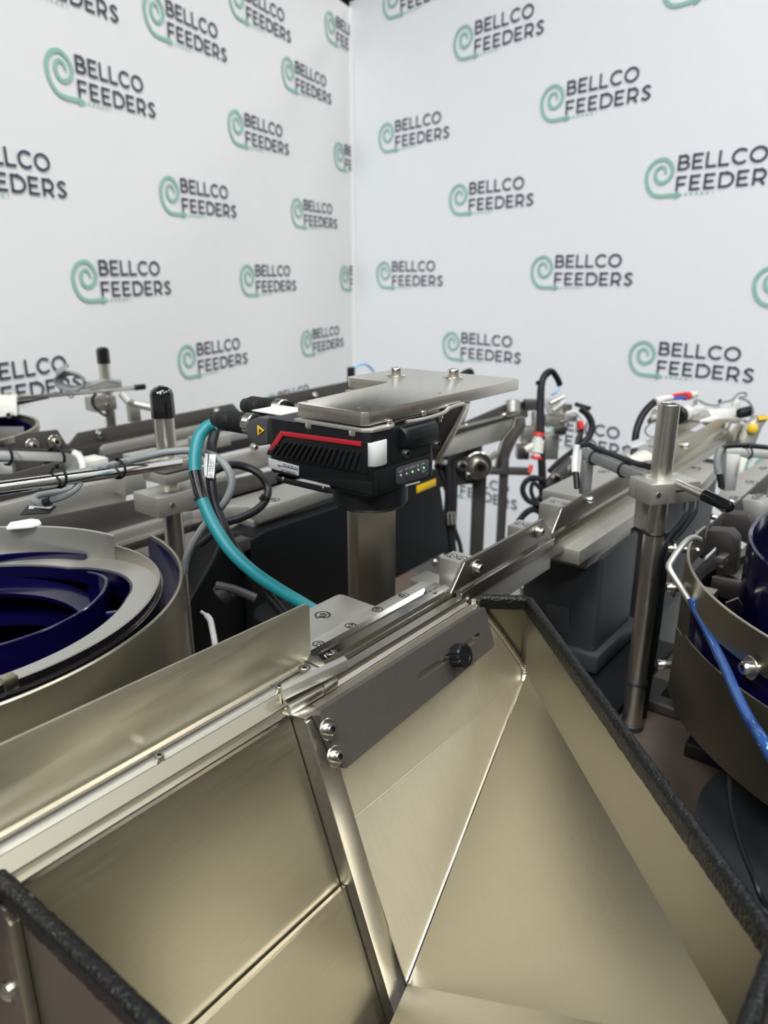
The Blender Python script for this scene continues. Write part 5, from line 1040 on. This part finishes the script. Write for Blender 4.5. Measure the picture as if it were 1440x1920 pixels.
# outer stretch of the second track
s4 = thing('second_outfeed_track', 'dark and silver track stretch emerging right of the vision camera', 'feeder track', (1.75, 1.03, 1.0))
bm = BM(); prism(bm, [(1.4541,1.0600,1.0530), (1.6085,1.0600,1.0577), (1.9329,1.0600,1.0856), (2.0672,1.0600,1.0778), (2.0736,1.0600,1.0269), (1.6101,1.0600,1.0230), (1.4546,1.0600,1.0258)], (0, .006, 0), .0008); sp = obj('side_plate', bm, 'plate_dark', s4)
bm = BM(); prism(bm, [(1.4274,1.0400,1.0177), (1.5919,1.0400,1.0389), (1.9597,1.0400,1.0410), (1.9658,1.0400,0.9866), (1.5688,1.0400,0.9961), (1.4279,1.0400,0.9933)], (0, .02, 0), .001); obj('base_bar', bm, 'aluminium', s4)
bm = BM(); prism(bm, [(1.5932,1.0500,1.0643), (1.9998,1.0500,1.0551), (2.0006,1.0500,1.0485), (1.5935,1.0500,1.0572)], (0, .008, 0), .0006); obj('light_edge', bm, 'aluminium', s4)
screw(s4, (1.8654,1.0350,1.0663), (0, -1, 0), .008, 'cap'); screw(s4, (1.6653,1.0350,1.0677), (0, -1, 0), .006, 'cap')
bm = BM(); cyl(bm, (1.9366,1.0393,1.0604), (1.9461,1.0467,1.0978), .021, 20, .003); obj('roller', bm, 'aluminium', s4)
bm = BM(); box(bm, V((1.6617,1.0761,1.0472)), V((1.6885,1.0605,1.0829))+Vector((.03, .03, 0)), .001); obj('riser_block', bm, 'aluminium', s4)
vcl = thing('valve_cluster', 'cluster of small silver and cream valve fittings at the far end of the second track', 'valve', (1.9887,0.9384,0.9283))
R2d = random.Random(3)
blk = [(998,772,1018,815,'aluminium'), (1020,745,1050,765,'screw_steel'), (1028,762,1068,776,'cream_plastic'), (1022,778,1060,800,'aluminium'), (1056,758,1072,772,'steel_dark'), (1015,812,1046,860,'aluminium'), (970,835,992,862,'steel_dark'), (980,800,1000,830,'aluminium'), (1040,800,1062,815,'steel_dark'), (1060,775,1082,788,'cream_plastic'), (985,752,1012,770,'plate_dark'), (1046,742,1062,756,'label_silver')]
for i, (u0, v0, u1, v1, mt) in enumerate(blk): pass
def cblock(a, b, mt, t=.03):
    a, b = Vector(a), Vector(b); ex = Vector((_r.x, _r.y, 0)); w_ = (b-a).dot(ex); h_ = b.z-a.z
    bm = BM(); prism(bm, [a, a+ex*w_, a+ex*w_+Vector((0, 0, h_)), a+Vector((0, 0, h_))], _f0*t, .0012); return obj('fitting_block', bm, mt, vcl)
cblock((2.0149,1.0402,1.0574), (2.0489,1.0113,1.0851), 'plate_dark', .05); cblock((1.9924,1.0008,0.9922), (2.0288,0.9887,1.0578), 'aluminium'); cblock((2.0129,0.9708,1.0170), (2.0588,0.9298,1.0505), 'aluminium'); cblock((2.0096,0.9617,1.0571), (2.0541,0.9162,1.0782), 'cream_plastic')
cblock((2.0335,0.9883,1.0685), (2.0709,0.9566,1.0990), 'label_silver'); cblock((2.0292,0.9239,1.0649), (2.0501,0.9082,1.0859), 'steel_dark', .02); cblock((2.0091,0.9739,0.9157), (2.0595,0.9498,0.9927), 'aluminium', .05); cblock((1.9115,1.0035,0.9300), (1.9431,0.9843,0.9705), 'steel_dark', .04); cblock((1.9483,1.0117,0.9706), (1.9822,0.9938,1.0190), 'aluminium', .04); cblock((1.9974,0.9309,1.0004), (2.0245,0.9081,1.0229), 'steel_dark', .02); cblock((2.0170,0.9094,1.0398), (2.0436,0.8864,1.0607), 'cream_plastic', .02)
for a, b, r_, mt in (((2.0004,0.9561,1.0890), (2.0492,0.9365,1.1053), .007, 'screw_steel'), ((1.9921,0.9405,1.0714), (2.0407,0.9249,1.0948), .005, 'white_plastic'), ((1.9933,0.8961,1.0543), (2.0361,0.8799,1.0625), .008, 'white_plastic'), ((1.9881,0.9126,1.0406), (2.0244,0.8886,1.0506), .006, 'screw_steel')):
    bm = BM(); cyl(bm, a, b, r_, 12, .001); obj('fitting', bm, mt, vcl)
bm = BM(); tube(bm, [(2.0130,0.9362,1.1470), (2.0101,0.9338,1.1352), (2.0013,0.9388,1.1234), (1.9921,0.9474,1.1175)], .004, 8, 5); obj('blue_tube', bm, 'pale_blue', vcl)
bm = BM(); prism(bm, [(2.0096,0.8646,1.0988), (2.0278,0.8361,1.0886), (2.0215,0.8389,1.0784), (2.0041,0.8662,1.0886)], (.01, .02, 0), .001); obj('black_tab', bm, 'black_plastic', vcl)
cr = thing('flow_control_fitting', 'cream fitting with orange collars hanging in the far cable bundle', 'fitting', (1.8231,0.8979,0.9356))
bm = BM(); turned(bm, (1.8505,0.9100,1.0258), (1.8319,0.9029,0.9666), [(0, .012), (.012, .012), (.013, .017), (.05, .017), (.051, .012), (.062, .012)], 14); obj('body', bm, 'cream_plastic', cr)
bm = BM(); cyl(bm, (1.8528,0.9099,1.0315), (1.8498,0.9094,1.0230), .0165, 14); obj('orange_collar', bm, 'red_bright', cr)
bm = BM(); cyl(bm, (1.8326,0.9034,0.9695), (1.8299,0.9032,0.9624), .0165, 14); obj('orange_collar', bm, 'red_bright', cr)
bm = BM(); cyl(bm, (1.8176,0.9312,0.9864), (1.8367,0.9142,1.0005), .010, 12); obj('side_port', bm, 'cream_plastic', cr)
bm = BM(); cyl(bm, (1.8089,0.9061,0.9494), (1.8012,0.9057,0.9297), .006, 10); obj('red_tip', bm, 'red_bright', cr)
hc = thing('hanging_cable_bundle', 'black cable bundle arching up and hanging in loops below the far valve cluster', 'cable', (1.7977,0.8496,0.7806))
for pts, r_ in (([(1.7938,0.8551,0.7490), (1.8207,0.8725,0.8482), (1.8385,0.8930,0.9638), (1.8580,0.9121,1.0484), (1.8758,0.9261,1.1188), (1.8876,0.9316,1.1583), (1.9113,0.9325,1.1852), (1.9338,0.9246,1.1924), (1.9481,0.9138,1.1740), (1.9580,0.9071,1.1526)], .0085),
                ([(1.8154,0.8504,0.7599), (1.8262,0.8655,0.8482), (1.8520,0.8915,0.9615), (1.8752,0.9135,1.0606), (1.8931,0.9276,1.1314), (1.9059,0.9320,1.1710), (1.9287,0.9281,1.1868)], .006),
                ([(1.8190,0.8729,0.9101), (1.8040,0.8948,0.9157), (1.7875,0.9099,0.9045), (1.7773,0.9113,0.8821), (1.7789,0.8976,0.8596), (1.7888,0.8791,0.8484), (1.8013,0.8589,0.8400)], .008),
                ([(1.8082,0.8756,0.8891), (1.8008,0.8923,0.9031), (1.7912,0.8922,0.8793), (1.7928,0.8785,0.8568), (1.8047,0.8691,0.8680)], .006),
                ([(1.8084,0.8543,0.8159), (1.7919,0.8827,0.8300), (1.7689,0.9023,0.8116), (1.7465,0.9110,0.7736), (1.7313,0.9047,0.7243), (1.7334,0.8838,0.6890)], .009),
                ([(1.9192,0.8542,0.9231), (1.8751,0.8640,0.8995), (1.8425,0.8603,0.8453), (1.8229,0.8402,0.7915), (1.7958,0.8453,0.7349)], .010),
                ([(1.9756,0.8457,0.9793), (1.9534,0.8632,0.9589), (1.9195,0.8785,0.9380), (1.8896,0.8888,0.9173)], .008)):
    bm = BM(); tube(bm, pts, r_, 10, 6); obj('cable', bm, 'black_plastic', hc)
bm = BM(); box(bm, V((1.8693,0.9387,1.1597)), V((1.8848,0.9247,1.1709))+Vector((.01, .01, 0)), .001); obj('zip_tie', bm, 'black_plastic', hc)
h2 = thing('curled_black_hose', 'black hose curling down beside the valve cluster with red band', 'hose', (1.9795,0.8468,0.9909))
bm = BM(); tube(bm, [(2.0059,0.8617,1.0842), (2.0147,0.8414,1.0667), (2.0157,0.8265,1.0405), (2.0045,0.8256,1.0113), (1.9880,0.8359,0.9909), (1.9737,0.8481,0.9793)], .0095, 12, 7); obj('hose', bm, 'black_plastic', h2)
bm = BM(); tube(bm, [(1.9857,0.8531,1.0511), (1.9859,0.8454,1.0366), (1.9785,0.8435,1.0149), (1.9666,0.8458,0.9902)], .0080, 10, 6); obj('hose', bm, 'black_plastic', h2)
bm = BM(); cyl(bm, (1.9763,0.8491,1.0530), (1.9759,0.8391,1.0328), .0095, 12); obj('red_band', bm, 'red_bright', h2)
bm = BM(); tube(bm, [(1.9776,0.8901,1.0696), (1.9942,0.8720,1.0755), (2.0019,0.8546,1.0609), (2.0024,0.8434,1.0405)], .0055, 10, 6); obj('white_tube', bm, 'white_plastic', h2)
gp_ = thing('grey_mounting_plate', 'slate grey mounting plate with two bolts right of the hanging cables', 'plate', (1.8067,0.8153,0.9001))
bm = BM(); prism(bm, [(1.8066,0.8538,0.9085), (1.8904,0.8284,0.9666), (1.8979,0.8117,0.9526), (1.8810,0.8059,0.9004), (1.8556,0.8236,0.8722), (1.7961,0.8455,0.8668)], (.015, .015, 0), .001); g_ = obj('plate', bm, 'dark_frame', gp_)
screw(g_, (1.8044,0.8319,0.9262), (-.7, -.7, 0), .013, 'cap'); screw(g_, (1.8367,0.8022,0.9482), (-.7, -.7, 0), .013, 'cap')
bm = BM(); box(bm, V((1.7857,0.8270,0.7732)), V((1.8738,0.8078,0.8863))+Vector((.02, .02, 0)), .002); obj('post', bm, 'dark_frame', gp_)
lh = thing('left_hanging_cables', 'dark cables hanging between the black housing and the slim legs', 'cable', (1.5847,1.0082,0.7282))
for pts, r_ in (([(1.6310,1.0850,0.9894), (1.6295,1.0655,0.9482), (1.6157,1.0473,0.8794), (1.5966,1.0359,0.8107), (1.5812,1.0054,0.7145), (1.5587,0.9840,0.6182)], .013), ([(1.6554,1.0626,0.9733), (1.6372,1.0427,0.8904), (1.6135,1.0297,0.8075), (1.6104,1.0050,0.7522), (1.6000,0.9895,0.6970), (1.5772,0.9826,0.6279)], .006), ([(1.6151,1.0909,0.9619), (1.6172,1.0668,0.9207), (1.6124,1.0373,0.8520), (1.5933,1.0186,0.7695)], .009)):
    bm = BM(); tube(bm, pts, r_, 10, 6); obj('cable', bm, 'black_plastic', lh)
bm = BM(); cyl(bm, (1.5848,1.0190,0.8474), (1.5780,1.0101,0.8135), .011, 12, .002); obj('connector', bm, 'screw_steel', lh)
bm = BM(); cyl(bm, (1.5965,1.0717,0.9774), (1.6092,1.0527,0.9720), .008, 12, .002); obj('white_fitting', bm, 'white_plastic', lh)
bs = thing('blue_air_tube', 'pale blue air tube arc just behind the notch of the L-shaped plate', 'tube', (2.0254,1.7350,1.0840))
bm = BM(); tube(bm, [(2.0204,1.7350,1.1242), (2.0441,1.7350,1.1390), (2.0861,1.7350,1.1428), (2.1226,1.7350,1.1279), (2.1411,1.7350,1.1087), (2.1472,1.7350,1.0787)], .0055, 10, 6); obj('tube', bm, 'pale_blue', bs)
bm = BM(); box(bm, V((1.9991,1.7250,1.0839)), V((2.0264,1.7250,1.1376))+Vector((0, .0155, 0)), .002); obj('elbow', bm, 'black_plastic', bs)
bk = thing('black_hose_end', 'black hose end showing above the right bolt of the L-shaped plate', 'hose', (1.9771,1.2388,1.1512))
bm = BM(); tube(bm, [(1.9681,1.2486,1.1480), (1.9811,1.2378,1.1591), (1.9926,1.2257,1.1638), (1.9914,1.2206,1.1512), (1.9653,1.2114,1.1350), (1.9016,1.1741,1.1036), (1.7550,1.1020,1.0639), (1.6555,1.0651,1.0437)], .009, 10, 6); obj('hose', bm, 'black_plastic', bk)
